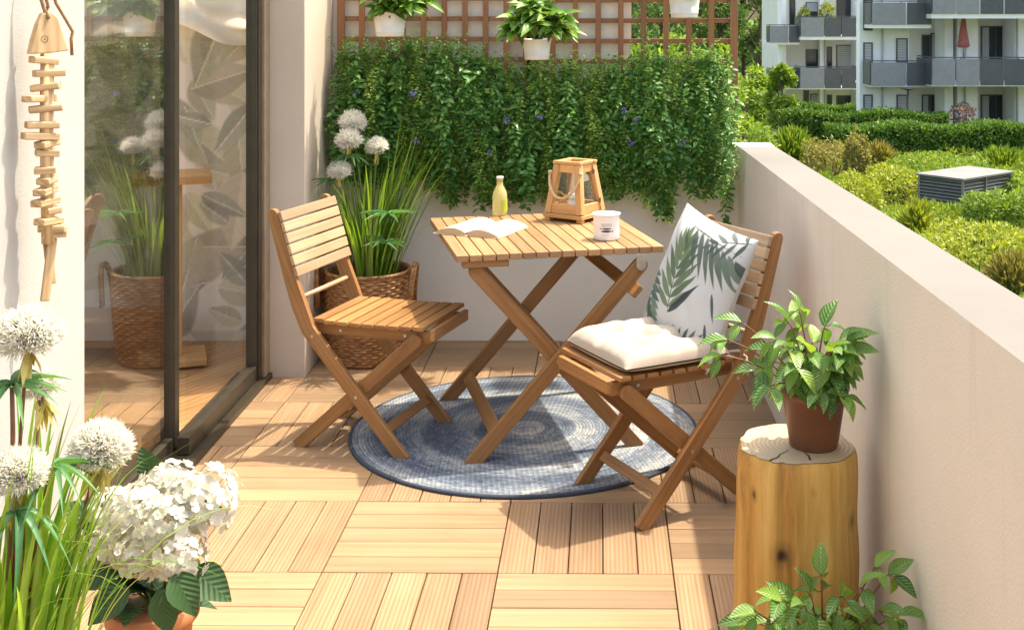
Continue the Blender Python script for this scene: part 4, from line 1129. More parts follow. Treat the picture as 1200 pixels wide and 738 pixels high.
rosette_pot(457, 14, 43, 'white hanging pot with drooping leaves above the left greenery, cut by the photo top', 1, 41, 5, [(-.04, .02, 5), (.05, .03, 5), (.12, .03, 4), (0, .08, 4)])
rosette_pot(629, 46, 70, 'white hanging pot with bushy plant in the middle of the trellis', 2, 36, 5, [(-.06, .09, 5), (.04, .10, 5), (.11, .06, 4), (-.11, .06, 4), (.0, .14, 4)])
rosette_pot(802, -13, 21, 'white hanging pot nearest the open end of the trellis', 3, 40, 5, [(-.03, .04, 4), (.05, .04, 4), (0, .1, 4)])

# --- trellis panels
def trellis(x0, x1, z0, z1, label, skip):
    t = thing('trellis', ((x0 + x1) / 2, 5.665, z0), label, 'trellis', 0, 'brown lattice panels on the end wall')
    ox = (x0 + x1) / 2; pit = .0955
    q = MB(); n = int((x1 - x0) / pit); pit_x = (x1 - x0) / n
    for k in range(n + 1):
        x = x0 + k * pit_x - ox; wd = .034 if k in (0, n) else .026
        q.box(x - wd / 2, x + wd / 2, -.014 + (-.006 if k in (0, n) else 0), .0, 0, z1 - z0, 'z')
    q.build('upright', M['trellis'], t, bevel=.0015)
    q = MB(); zz = .012
    while zz < z1 - z0:
        q.box(x0 - ox, x1 - ox, .0005, .013, zz - .011, zz + .011, 'x'); zz += pit
    q.build('crosspiece', M['trellis'], t, bevel=.0015)
    return t
trellis(ray(400, 0, 5.66).x, ray(617.5, 0, 5.66).x, ray(0, 97, 5.66).z, 2.05, 'brown wooden lattice panel on the left half of the end wall', 0)
trellis(ray(621.5, 0, 5.66).x, ray(860, 0, 5.66).x, ray(0, 97, 5.66).z - .2, 2.05, 'brown wooden lattice panel whose right part stands open to the trees', 0)

# --- hanging greenery
def greenery(px0, px1, topf, botf, mat, label, seed, nstr, purple):
    rs = np.random.RandomState(seed); Y0 = 5.50
    x0, x1 = ray(px0, 0, Y0).x, ray(px1, 0, Y0).x; cx = (x0 + x1) / 2
    t = thing('trailing_greenery', (cx, 5.60, ray(0, 250, 5.6).z), label, 'plant', 0, 'trailing greenery mats on the end wall')
    org = np.array(t.location); P = []; D = []; N = []; L = []; st = MB()
    P2 = []; D2 = []; N2 = []; L2 = []; P3 = []; D3 = []; N3 = []; L3 = []
    for s in range(nstr):
        px = rs.uniform(px0, px1); yy = 5.62 - abs(rs.normal()) * .055 - .03
        kind_ = rs.random_sample(); big = kind_ < .30; lime = kind_ > .78                       # broad leaved strand or fine leaved strand
        zt = ray(px, topf(px) + abs(rs.normal()) * 16 if rs.random_sample() < .6 else topf(px) + rs.uniform(0, 90), yy).z
        zb = ray(px, botf(px) - abs(rs.normal()) * (16 if rs.random_sample() < .55 else 75), yy).z
        if zb > zt - .1: zb = zt - .12
        x = ray(px, 0, yy).x; z = zt; dx = 0; y = yy + .05; pts = []
        step = .017 if big else .0115; k = 0
        ph = rs.uniform(0, 6)
        bulge = .040 + .085 * max(0, .5 + .9 * noise.noise(Vector((px * .045, seed, 0)))) + rs.uniform(0, .065)
        while z > zb:
            f = (zt - z) / (zt - zb + 1e-6)
            yk = 5.62 - bulge * math.sin(PI * min(1, f * .85 + .12)) - .012 * math.sin(ph + z * 30)
            xk = x + .018 * math.sin(ph + z * 8) + .007 * math.sin(z * 31 + ph)
            pts.append((xk, yk, z))
            for sg in (-1, 1):
                a = ph + k * 2.4 + (0 if sg > 0 else PI)
                d = (math.cos(a) * .9, math.sin(a) * .7 - .35, rs.uniform(-.55, .15))
                (P if big else P3 if lime else P2).append((xk, yk, z)); (D if big else D3 if lime else D2).append(d); (N if big else N3 if lime else N2).append((rs.normal() * .4, -.55 + rs.normal() * .35, .8))
                (L if big else L3 if lime else L2).append(rs.uniform(.028, .048) if big else rs.uniform(.015, .027))
            z -= step * rs.uniform(.8, 1.2); k += 1
        if len(pts) > 3: st.tube([np.array(p) - org for p in pts[::3]], .0013, 4, caps=False)
    # fill and the spiky tufts of the top edge
    nf = int(nstr * 18)
    for k in range(nf):
        px = rs.uniform(px0, px1); a, bb = topf(px) + rs.normal() * 5 - 2, botf(px) - 30
        f = rs.random_sample(); py = a + (bb - a) * f
        yy = 5.625 - .10 * math.sin(PI * min(1, f * .8 + .1)) * rs.random_sample() - .01
        p = ray(px, py, yy); an = rs.uniform(0, 2 * PI)
        P2.append(tuple(p)); D2.append((math.cos(an), -.5, math.sin(an) + .1)); N2.append((rs.normal() * .5, -.8, .6 + rs.normal() * .3)); L2.append(rs.uniform(.016, .034))
    for k in range(110):   # sprigs standing up over the top edge
        px = rs.uniform(px0 + 4, px1 - 4); p = ray(px, topf(px) + 8, 5.58 - .06 * rs.random_sample()); lean = rs.normal() * .3; ln = rs.uniform(.03, .12)
        for j in range(9):
            q_ = p + Vector((lean * ln * j / 9, -.02 * j / 9, ln * j / 9)); an = j * 2.4
            P2.append(tuple(q_)); D2.append((math.cos(an), math.sin(an) - .2, .5)); N2.append((0, -.4, 1)); L2.append(rs.uniform(.013, .024))
    leaves('foliage', np.array(P2) - org, D2, N2, np.array(L2), np.array(L2) * .46, mat, t, T_SMALL)
    leaves('foliage', np.array(P) - org, D, N, np.array(L), np.array(L) * .50, M['ivy_big'], t, T_OVAL)
    leaves('foliage', np.array(P3) - org, D3, N3, np.array(L3), np.array(L3) * .46, M['ivy_lime'], t, T_SMALL)
    st.build('stem', M['stem'], t)
    P = []; D = []; N = []
    for k in range(purple):
        px = rs.uniform(px0 + 8, px1 - 8); py = topf(px) + rs.uniform(15, 120); c = np.array(ray(px, py, 5.44)) - org
        for j in range(14):
            d = unit(rs.normal(size=3) + np.array([0, -.3, .2])); P.append(c + d * .003); D.append(d); N.append(rs.normal(size=3))
    leaves('blossom', P, D, N, .016, .008, M['lav'], t, T_SMALL)
    return t
def interp(tab):
    xs_, ys_ = zip(*tab)
    return lambda x: float(np.interp(x, xs_, ys_))
topL = interp([(386, 82), (395, 68), (410, 58), (440, 57), (475, 52), (500, 56), (530, 52), (550, 62), (575, 74), (600, 78), (620, 82)])
botL = interp([(386, 205), (410, 225), (440, 222), (455, 232), (480, 226), (505, 228), (520, 240), (530, 252), (548, 246), (565, 254), (585, 245), (600, 250), (618, 246)])
topR = interp([(612, 84), (625, 74), (650, 78), (700, 80), (735, 76), (745, 62), (760, 56), (772, 66), (800, 70), (815, 64), (845, 68), (862, 74), (868, 95)])
botR = interp([(612, 246), (640, 246), (680, 240), (700, 236), (722, 240), (738, 238), (755, 246), (768, 252), (778, 274), (790, 268), (797, 222), (806, 226), (814, 242), (820, 224), (828, 250), (834, 224), (844, 240), (852, 266), (860, 262), (867, 240)])
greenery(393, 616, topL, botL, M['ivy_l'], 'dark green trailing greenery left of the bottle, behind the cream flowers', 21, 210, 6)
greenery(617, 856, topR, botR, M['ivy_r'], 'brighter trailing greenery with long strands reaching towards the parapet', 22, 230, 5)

# --- driftwood fish on the house wall
FY = 2.91
fx = thing('fish_ornament', (-1.300, FY, ray(0, 352, FY).z), 'driftwood fish mobile of stacked sticks hanging on the white wall', 'ornament')
fo_ = Vector(fx.location); wx = Vector((.62, .785, 0)).normalized(); fn = Vector((.785, -.62, 0)).normalized()
def fz(py): return ray(0, py, FY).z - fo_.z
pxm = FY / F
def fpt(px, py): # offset in the ornament's own flat plane
    return wx * ((px - 57) * pxm * 1.04) + Vector((0, 0, fz(py)))
q = MB(); hp = [fpt(49, 16), fpt(59, 14), fpt(66, 22), fpt(79, 60), fpt(60, 62), fpt(34, 63), fpt(38, 45), fpt(43, 28)]
vs = [p + fn * .011 for p in hp] + [p - fn * .011 for p in hp]; n = len(hp)
q.add(vs, [list(range(n)), list(reversed(range(n, 2 * n)))] + [[i, (i + 1) % n, n + (i + 1) % n, n + i] for i in range(n)], [[(v_[2], v_[0]) for v_ in [vs[i] for i in f]] for f in ([list(range(n)), list(reversed(range(n, 2 * n)))] + [[i, (i + 1) % n, n + (i + 1) % n, n + i] for i in range(n)])])
hd = q.build('head', M['driftwood'], fx, bevel=.003)
q = MB(); ec = fpt(50, 46) + fn * .0118
for rr0, rr1 in ((.0085, .0072), (.0018, .0002)):
    vs = []
    for k in range(20):
        a = 2 * PI * k / 20
        for r_ in (rr0, rr1): vs.append(ec + wx * r_ * math.cos(a) + Vector((0, 0, r_ * math.sin(a))))
    q.add(vs, [[2 * k, 2 * k + 1, (2 * k + 3) % 40, (2 * k + 2) % 40] for k in range(20)])
q.build('eye', plain('burn', (.05, .03, .02), .9), hd)
for (py, pc, wd) in ((71, 52, 30), (86, 58, 34), (102, 54, 32), (115, 47, 38), (127, 54, 36), (146, 50, 36), (159, 48, 40), (168, 56, 26), (179, 56, 26), (199, 54, 24), (211, 56, 22), (223, 54, 28), (236, 54, 32), (247, 61, 18), (259, 58, 32), (268, 62, 30), (275, 64, 26)):
    q = MB(); a = R.uniform(-.7, .7); ax = wx * math.cos(a) + fn * math.sin(a); ay = -wx * math.sin(a) + fn * math.cos(a)
    tl = R.uniform(-.12, .12)
    q.obox(fpt(pc, py), ax + Vector((0, 0, tl)), ay, Vector((0, 0, 1)) - ax * tl, (wd * pxm, .034, .0165)); q.build('stick', M['driftwood'], fx, bevel=.003)
q = MB(); q.beam(fpt(62, 280), fpt(53, 352), .022, .010, fn); q.build('tail', M['driftwood'], fx, bevel=.003)
q = MB(); q.beam(fpt(59, 284), fpt(65, 335), .020, .010, fn); q.v = [tuple(Vector(p) - fn * .014) for p in q.v]; q.build('tail', M['driftwood'], fx, bevel=.003)
q = MB(); q.tube([fpt(56, 63), fpt(55, 150), fpt(57, 285)], .0155, 10); q.build('spine', M['driftwood'], fx, smooth=True)
q = MB(); q.tube([fpt(54, 22) + fn * .014, fpt(52, 10), fpt(49, 0), fpt(52, -30), fpt(56, -60)], .0045, 8)
q.tube([fpt(56, -60), fpt(60, -20), fpt(66, 4), fpt(78, 24), fpt(86, 38), fpt(84, 46), fpt(85, 66)], .004, 8)
q.tube([fpt(54, 22) - fn * .02, fpt(57, 8) , fpt(53, -6), fpt(56, -60)], .004, 8)
q.tube([fpt(56, -60), fpt(56, -60) - Vector((.072, 0, 0))], .003, 8)
q.build('rope', M['cord'], fx, smooth=True)

# ================================================================== BACKGROUND
# --- apartment house
LD, RD = 74.0, 54.0
ab = thing('apartment_building', (22, 60, -5.9), 'white apartment house with grey balconies beyond the garden hedges', 'building')
ao = Vector(ab.location)
def wbox(mb, px0, px1, py0, py1, D, depth, mi=0, grain='x'):
    """box whose front face fills the photo rectangle at distance D, going back by depth"""
    a, c = ray(px0, py0, D), ray(px1, py1, D)
    x0, x1, z0, z1 = a.x, c.x, c.z, a.z
    mb.box(x0 - ao.x, x1 - ao.x, D - ao.y, D + depth - ao.y, z0 - ao.z, z1 - ao.z, grain, mi)
def gnd(D): return HY + (CAMH - terrain(0, D) + .6) * F / D
w = MB()
# left, farther block: back plane + proud piers
wbox(w, 917, 1012, -90, gnd(LD), LD + 1.6, 9)
w.build('wall', M['facade_in'], ab)
w = MB(); wbox(w, 916, 921, -90, gnd(LD), LD, 1.595); wbox(w, 961, 966, -90, gnd(LD), LD + .9, .695); wbox(w, 1003.5, 1010.5, -90, gnd(LD), LD, 1.595)
w.build('wall', M['facade'], ab)
w = MB(); wbox(w, 1052, 1330, -90, gnd(RD), RD + 1.6, 2.4); w.build('wall', M['facade_in'], ab)
w = MB()
wbox(w, 1007.5, 1065.5, -90, gnd(RD), RD, .7)
for (a, c) in ((1107, 1117), (1122, 1146), (1189, 1330)): wbox(w, a, c, -90, gnd(RD), RD, 1.595)
w.build('wall', M['facade'], ab)
def window(px0, px1, py0, py1, D, kind):
    f = MB(); a, c = ray(px0, py0, D), ray(px1, py1, D); W_, H_ = c.x - a.x, a.z - c.z
    x0, z0 = a.x - ao.x, c.z - ao.z; y = D - ao.y
    fr_ = .06
    f.box(x0, x0 + fr_, y - .05, y + .02, z0, z0 + H_, 'z'); f.box(x0 + W_ - fr_, x0 + W_, y - .05, y + .02, z0, z0 + H_, 'z')
    f.box(x0 + fr_, x0 + W_ - fr_, y - .05, y + .02, z0, z0 + fr_); f.box(x0 + fr_, x0 + W_ - fr_, y - .05, y + .02, z0 + H_ - fr_, z0 + H_)
    nm = max(0, int(round(W_ / .8)) - 1)
    for k in range(nm):
        xm = x0 + W_ * (k + 1) / (nm + 1); f.box(xm - .035, xm + .035, y - .045, y + .02, z0 + fr_, z0 + H_ - fr_, 'z')
    fo = f.build('window', M['win_frame'], ab)
    p = MB(); p.box(x0 + fr_, x0 + W_ - fr_, y - .012, y + .01, z0 + fr_, z0 + H_ - fr_); p.build('pane', M['win_dark'], fo)
    if W_ > 1.2 and not kind:
        s = MB(); s.grid(lambda u, v: (x0 + fr_ + .02 + W_ * .22 * u, y - .022 + .006 * math.sin(u * 22), z0 + fr_ + (H_ - 2 * fr_) * v), 16, 1); s.build('curtain', M['shutter'], fo)
    if kind:   # roller shutter let down part or all of the way
        s = MB(); n = max(3, int(H_ * kind / .12))
        for k in range(n):
            zt = z0 + H_ - fr_ - (H_ * kind - fr_) * k / n; s.box(x0 + fr_, x0 + W_ - fr_, y - .04, y - .014, zt - (H_ * kind - fr_) / n + .012, zt)
        s.build('shutter', M['shutter'], fo)
for (a, c, e, f_, k) in ((944, 959, 3, 30, .4), (980, 998, -8, 40, 0), (944, 959, 58, 100, 0), (969, 975, 55, 100, 0), (980, 998, 53, 100, .75), (941.5, 948, 106, 140, 0), (949.5, 960, 110, 140, 1), (969, 975, 111, 140, 0), (980, 998, 112, 140, 0), (925, 932, -6, 30, 0)):
    window(a, c, e, f_, LD + 1.595, k)
for (a, c, e, f_, k) in ((1011.5, 1022.5, -12, 36, 0), (1011.5, 1022.5, 50, 97, .55), (1011.5, 1022.5, 111, 140, 1), (1050, 1063.5, 45, 74, .9), (1050.5, 1063.5, 111, 134, 1)):
    window(a, c, e, f_, RD - .005, k)
for (a, c, e, f_, k) in ((1080, 1090, 41, 98, 0), (1090.5, 1107, 39, 98, .65), (1080, 1089, 111, 150, 1), (1089.5, 1107, 111, 150, 0), (1149, 1184, 31, 98, 0), (1149, 1184, 111, 158, 0), (1088, 1104, -20, 20, 0)):
    window(a, c, e, f_, RD + 1.595, k)
for (a, c, e, f_, k) in ((1113, 1121.5, 37, 70, .9), (1113, 1121.5, 111, 136, .9)):
    window(a + .5, c + .5, e, f_, RD - .004 if False else RD + 1.590, k)
def balcony(px0, px1, py0, py1, ps, D, out, splits, yo=0):
    """slab + grey panels on front and ends + top rail; front edge stands out from the facade by out"""
    Df = D - out
    # read at the front plane
    a, c = ray(px0, py0, Df), ray(px1, py1, Df); zs = ray(0, ps, Df).z
    x0, x1, zt, zb = a.x - ao.x, c.x - ao.x, a.z - ao.z, c.z - ao.z; y0 = Df - ao.y; y1 = D + 1.59 - ao.y
    s = MB(); s.box(x0, x1, y0, y1, zs - ao.z, zb); bo = s.build('balcony', M['soffit'], ab)
    edges = [px0] + list(splits) + [px1]
    for k in range(len(edges) - 1):
        p = MB(); xa, xb = ray(edges[k], 0, Df).x - ao.x, ray(edges[k + 1], 0, Df).x - ao.x
        n = max(1, int(round((xb - xa) / 1.1)))
        for j in range(n):
            p.box(xa + (xb - xa) * j / n + .03, xa + (xb - xa) * (j + 1) / n - .03, y0 - .04, y0 - .01, zb - .06, zt - .09)
        p.build('railing_panel', M['rail_panel'] if k % 2 == 0 else M['rail_dark'], bo)
    for xx in (x0 - .02, x1 - .01):
        p = MB(); p.box(xx, xx + .03, y0, y0 + out - .02, zb - .06, zt - .09); p.build('railing_panel', M['rail_dark'], bo)
    h = MB(); h.box(x0 - .02, x1 + .02, y0 - .045, y0 + .005, zt - .05, zt)
    n = max(2, int((x1 - x0) / 1.1))
    for j in range(n + 1):
        xx = x0 + (x1 - x0) * j / n; h.box(xx - .02, xx + .02, y0 - .008, y0 + .03, zb, zt - .05, 'z')
    for zz in (x0 + .0, x1 - .03): h.box(zz, zz + .04, y0 + .01, y0 + out - .02, zt - .05, zt, 'y')
    h.build('handrail', M['rail_dark'], bo)
balcony(902, 937, 29, 49, 52.5, LD, 1.3, (924,)); balcony(938, 1006, 19, 42, 47, LD, 1.9, (966,))
balcony(902, 937, 80, 102.5, 105, LD, 1.3, (924,)); balcony(937.5, 1006, 78, 102.5, 105, LD, 1.9, (966,))
balcony(1021, 1091, 1, 27.5, 33.5, RD, 1.4, (1062,)); balcony(1092, 1330, -12, 15, 22, RD, 2.3, (1148, 1205, 1268))
balcony(1020, 1091, 71, 99, 102, RD, 1.4, (1062, )); balcony(1091.5, 1330, 67, 98.5, 101.5, RD, 2.3, (1148, 1205, 1268))
for (px, D) in ((966.5, LD + .85), (1034, RD - .06), (1131, RD - .06), (1192, RD - .06)):
    p = ray(px, 0, D); q = MB(); q.tube([(p.x - ao.x, D - ao.y, .3), (p.x - ao.x, D - ao.y, 9)], .05, 8); q.build('downpipe', M['shutter'], ab, smooth=True)
q = MB(); p = ray(0, -90, RD); wbox(q, 1004, 1336, -96, -90.2, RD - .5, 4.6); q.build('roof', M['roof_tar'], ab); q = MB(); wbox(q, 912, 1001, -96, -90.2, LD - .5, 12); q.build('roof', M['roof_tar'], ab)
# closed parasol, table, sunbather on the middle right balcony
def on_balcony(px, D): return ray(px, 0, D).x
zfl = ray(0, 98.5, RD - 2.3).z
pa = thing('closed_parasol', (on_balcony(1129, RD - .6), RD - .6, zfl), 'folded reddish parasol standing on a grey balcony of the apartment house', 'parasol')
q = MB(); q.tube([(0, 0, .06), (0, 0, 2.95)], .03, 8); q.build('pole', M['steel'], pa, smooth=True)
q = MB(); q.lathe([(.0005, 2.88), (.06, 2.72), (.14, 2.2), (.22, 1.75), (.25, 1.56), (.16, 1.5), (.0005, 1.55)], seg=32, wob=lambda th, z, i: .035 * math.sin(8 * th) * (1 if 0 < i < 6 else 0)); q.build('canopy', M['parasol'], pa, smooth=True)
q = MB(); q.lathe([(.0005, 0), (.28, 0), (.28, .05), (.05, .07), (.0005, .07)], seg=20); q.build('base', M['concrete'], pa, smooth=True)
# plants on the upper left balcony
zfl2 = ray(0, 42, LD - 1.9).z
def bush_leaves(n, rx, ry, rz, L, shell=.55, rs=NR):
    d = unit(rs.normal(size=(n, 3))); rad = shell + (1 - shell) * rs.random_sample(n) ** .5
    lump = 1 + .22 * np.sin(d[:, 0] * 5 + 1.3) * np.cos(d[:, 2] * 6 + d[:, 1] * 4)
    P = d * (rad * lump)[:, None] * np.array([rx, ry, rz])
    D = unit(d + rs.normal(size=d.shape) * .7 + np.array([0, 0, .25])); N = unit(d + rs.normal(size=d.shape) * .5 + np.array([0, 0, .6]))
    return P, D, N, L * rs.uniform(.6, 1.2, n)
for (px, sc, lab, mt) in ((969, 1.0, 'tall yellow green pot plant on the upper far balcony', 'shrub_y'), (942, .75, 'low yellow pot plant on the upper far balcony', 'shrub_y')):
    t = thing('balcony_plant', (on_balcony(px, LD - 1.2), LD - 1.2, zfl2 + .003), lab, 'plant')
    q = MB(); q.lathe([(.0005, 0), (.2, 0), (.26, .45), (.0005, .44)], seg=16); q.build('pot', M['concrete'], t, smooth=True)
    P, D, N, L = bush_leaves(500, .42 * sc, .4 * sc, .75 * sc, .22); P[:, 2] += .45 + .75 * sc
    leaves('foliage', P, D, N, L, L * .5, M[mt], t, T_SMALL)
# lamp post and flower obelisk by the ground floor
lp = thing('garden_lamp', (ray(1064, 0, 51.5).x, 51.5, terrain(0, 51.5)), 'slender garden lamp post with flat disc head by the white house', 'lamp')
q = MB(); zt = ray(0, 104, 51.5).z - lp.location.z; q.tube([(0, 0, 0), (0, 0, zt - .06)], .045, 8); q.build('post', M['win_frame'], lp, smooth=True)
q = MB(); q.lathe([(.0005, zt - .07), (.12, zt - .06), (.34, zt), (.30, zt + .03), (.0005, zt + .08)], seg=20); q.build('lamp_head', M['win_frame'], lp, smooth=True)
ob = thing('plant_obelisk', (ray(1129, 0, 50.8).x, 50.8, terrain(0, 50.8)), 'dark wire plant obelisk with pink flowers before the ground floor', 'plant support')
zt = ray(0, 119, 50.8).z - ob.location.z; q = MB()
for k in range(8):
    a = 2 * PI * k / 8; q.tube([(.42 * math.cos(a), .42 * math.sin(a), 0), (.42 * math.cos(a), .42 * math.sin(a), zt * .8), (.2 * math.cos(a), .2 * math.sin(a), zt * .95), (0, 0, zt)], .018, 5)
for z in (zt * .4, zt * .6, zt * .8): q.tube([(.42 * math.cos(2 * PI * k / 16), .42 * math.sin(2 * PI * k / 16), z) for k in range(17)], .016, 5)
q.build('frame', M['win_frame'], ob)
P, D, N, L = bush_leaves(260, .5, .5, .4, .16); P[:, 2] += zt * .75
leaves('flowers', P, D, N, L, L * .6, leafm('rose', [(0, (.10, .13, .04)), (.5, (.35, .14, .13)), (1, (.5, .3, .28))], .2, .7), ob, T_SMALL)

# --- hedges
def hedge(px0, px1, D, py_top, depth, label, rnd=.12, n=9000, L=.15, slope=0, mat='hedge'):
    x0, x1 = ray(px0, 0, D).x, ray(px1, 0, D).x; zg = terrain(0, D); h = ray(0, py_top, D).z - zg
    t = thing('hedge', ((x0 + x1) / 2, D + depth / 2, zg), label, 'hedge', 0, 'clipped garden hedges')
    w_ = x1 - x0
    q = MB()
    def hz(x, y): return h * .93 + .05 * noise.noise(Vector((x * .9, y * .9, D)))
    nx = max(6, int(w_ / .5)); ny = 4
    q.grid(lambda u, v: (-w_ / 2 + .1 + (w_ - .2) * u, -depth / 2 + .12 + (depth - .24) * v, hz(u * w_, v)), nx, ny)
    q.grid(lambda u, v: (-w_ / 2 + .1 + (w_ - .2) * u, -depth / 2 + .12, hz(u * w_, 0) * v), nx, 3, flip=True)
    q.grid(lambda u, v: (-w_ / 2 + .1 + (w_ - .2) * u, depth / 2 - .12, hz(u * w_, 1) * v), nx, 3)
    for sx in (-1, 1):
        q.grid(lambda u, v, sx=sx: (sx * (w_ / 2 - .1), -depth / 2 + .12 + (depth - .24) * u, h * .92 * v), 3, 3)
    q.build('branches', M['bark'] if False else plain('hedge_core', (.012, .025, .008), .95), t)
    rs = NR; k = rs.random_sample(n); P = np.zeros((n, 3)); Nn = np.zeros((n, 3))
    top = k < .5
    P[:, 0] = rs.uniform(-w_ / 2, w_ / 2, n)
    P[top, 1] = rs.uniform(-depth / 2, depth / 2, top.sum()); P[top, 2] = h * (.96 + rs.normal(size=top.sum()) * .035); Nn[top] = (0, -.2, 1)
    fr_ = ~top; P[fr_, 1] = -depth / 2 + rs.normal(size=fr_.sum()) * .07 + .02; P[fr_, 2] = rs.uniform(0, h * .98, fr_.sum()); Nn[fr_] = (0, -1, .4)
    e = rs.random_sample(n) < .05; P[e, 0] = np.sign(P[e, 0]) * w_ / 2; P[e, 1] = rs.uniform(-depth / 2, depth / 2, e.sum()); P[e, 2] = rs.uniform(0, h, e.sum())
    P[:, 2] += .10 * np.sin(P[:, 0] * 1.7 + D) * (P[:, 2] / h)
    D_ = Nn + rs.normal(size=(n, 3)) * .7; D_[:, 2] += .3
    Lh = L * rs.uniform(.6, 1.25, n)
    leaves('foliage', P, D_, Nn + rs.normal(size=(n, 3)) * .4, Lh, Lh * .55, M[mat], t, T_SMALL)
hedge(975, 1420, 47.0, 149.5, 1.5, 'nearest clipped hedge running to the right edge of the photo', n=27000)
hedge(918, 1112, 50.3, 134, 1.0, 'middle clipped hedge below the ground floor windows, ending at the glass doors', n=10000)
hedge(915, 1026, 60.5, 125.5, 1.0, 'farthest low hedge strip below the left balconies', n=6000, L=.17)

# --- shrubs and trees
def shrub(px, py_top, D, w_px, label, mat, n=1500, L=.16, group=None, name='shrub', tall=1.0, spiky=False):
    zg = terrain(0, D); x = ray(px, 0, D).x; zt = ray(0, py_top, D).z; h = zt - zg; r = w_px * D / F / 2
    t = thing(name, (x, D, zg), label, 'shrub', 0, group)
    if spiky:
        d = unit(NR.normal(size=(n, 3)) * np.array([.6, .6, .3]) + np.array([0, 0, 1.0])); s = NR.random_sample(n)
        P = d * np.array([r * 1.1, r * 1.1, h * .92]) * (s ** .6)[:, None]; D_ = unit(d + NR.normal(size=d.shape) * .18); N = NR.normal(size=d.shape); Lh = L * NR.uniform(1.2, 2.4, n)
        leaves('foliage', P, D_, N, Lh, Lh * .16, M[mat], t, T_SMALL)
    else:
        P, D_, N, Lh = bush_leaves(n, r, r, h / 2 * .95, L); P[:, 2] += h / 2
        # uneven lumps
        for k in range(5):
            a = R.uniform(0, 2 * PI); P2, D2, N2, L2 = bush_leaves(n // 7, r * .45, r * .45, h * .2, L); P2 += np.array([r * .7 * math.cos(a), r * .7 * math.sin(a), h * R.uniform(.4, .88)])
            P = np.concatenate([P, P2]); D_ = np.concatenate([D_, D2]); N = np.concatenate([N, N2]); Lh = np.concatenate([Lh, L2])
        P[:, 2] = np.maximum(P[:, 2], .02)
        leaves('foliage', P, D_, N, Lh, Lh * .5, M[mat], t, T_SMALL)
    q = MB()
    for k in range(5):
        a = 2 * PI * k / 5; q.tube([(0, 0, 0), (r * .3 * math.cos(a), r * .3 * math.sin(a), h * .4), (r * .5 * math.cos(a), r * .5 * math.sin(a), h * .75)], [.05, .03, .012], 5)
    q.build('stem', M['bark'], t)
    return t
shrub(928, 152, 43, 58, 'bright feathery green shrub just past the end of the parapet', 'shrub', 2600, .20, spiky=True)
shrub(884, 150, 40, 50, 'low green shrub in the gap between greenery and parapet', 'shrub', 1600, .14)
shrub(1003, 152, 38, 26, 'slim upright tan green shrub in the middle of the garden', 'shrub_tan', 1300, .13)
shrub(975, 166, 41, 64, 'pale tan seedhead shrub before the nearest hedge', 'shrub_tan', 1500, .13)
shrub(1168, 226, 31.2, 78, 'dense green bush in front of the louvred box', 'shrub', 2400, .13)
shrub(1190, 205, 36, 70, 'green bush behind the right end of the louvred box', 'shrub', 2000, .13)
shrub(1150, 268, 27, 150, 'yellow green spreading bush nearest the parapet on the right', 'shrub_y', 4200, .12)
shrub(1100, 182, 42.5, 120, 'light green flowering bush below the middle of the nearest hedge', 'shrub', 2600, .14)
shrub(1052, 200, 36.5, 90, 'yellow green bush left of the louvred box', 'shrub_y', 3000, .13)
shrub(1000, 208, 33, 70, 'golden bush low against the parapet top', 'shrub_y', 2400, .12)
shrub(1075, 236, 29, 34, 'tuft of tall feathery grass close behind the parapet coping', 'shrub_y', 900, .16, spiky=True)
shrub(1030, 168, 44.5, 40, 'pale seed topped grass tuft before the long clipped hedge', 'shrub_tan', 900, .16, spiky=True)
shrub(1175, 176, 44, 60, 'fresh green feathery clump under the right end of the nearest hedge', 'shrub', 1200, .18, spiky=True)
shrub(1186, 296, 24.5, 60, 'low dry yellow tuft at the right edge just beyond the parapet', 'shrub_tan', 1300, .12, spiky=True)
# herb layer between them
n = 105000; rs = np.random.RandomState(77)
y = 21 + 26.5 * rs.random_sample(n) ** .8; x = (rs.uniform(850, 1430, n) - CX) / F * y
hgt = np.array([max(.03, .40 + .62 * noise.noise(Vector((a * .55, b_ * .45, 1))) + .25 * noise.noise(Vector((a * 1.6, b_ * 1.4, 4)))) for a, b_ in zip(x, y)])
keep = ~((x > 8.9) & (x < 12.6) & (y > 33.0) & (y < 36.9)); x, y, hgt = x[keep], y[keep], hgt[keep]; n = len(x)
P = np.stack([x, y, -4.3 + hgt * rs.random_sample(n) ** .5], 1); D_ = rs.normal(size=(n, 3)) * .6 + np.array([0, 0, .8]); Lh = rs.uniform(.07, .17, n) * np.where(np.sin(x * 1.9 + 2 * np.sin(y * .8)) > .35, 1.7, 1.0)
o = leaves('ground_cover', P, D_, rs.normal(size=(n, 3)) + np.array([0, -.6, .8]), Lh, Lh * .42, leafm('herbs', [(0, (.10, .17, .022)), (.4, (.19, .27, .035)), (.75, (.29, .35, .05)), (1, (.44, .42, .14))], .3, .7, patch=.42), None, T_SMALL)
tag(o, 'mass of yellow green perennials covering the garden', 'ground cover', kind='stuff')

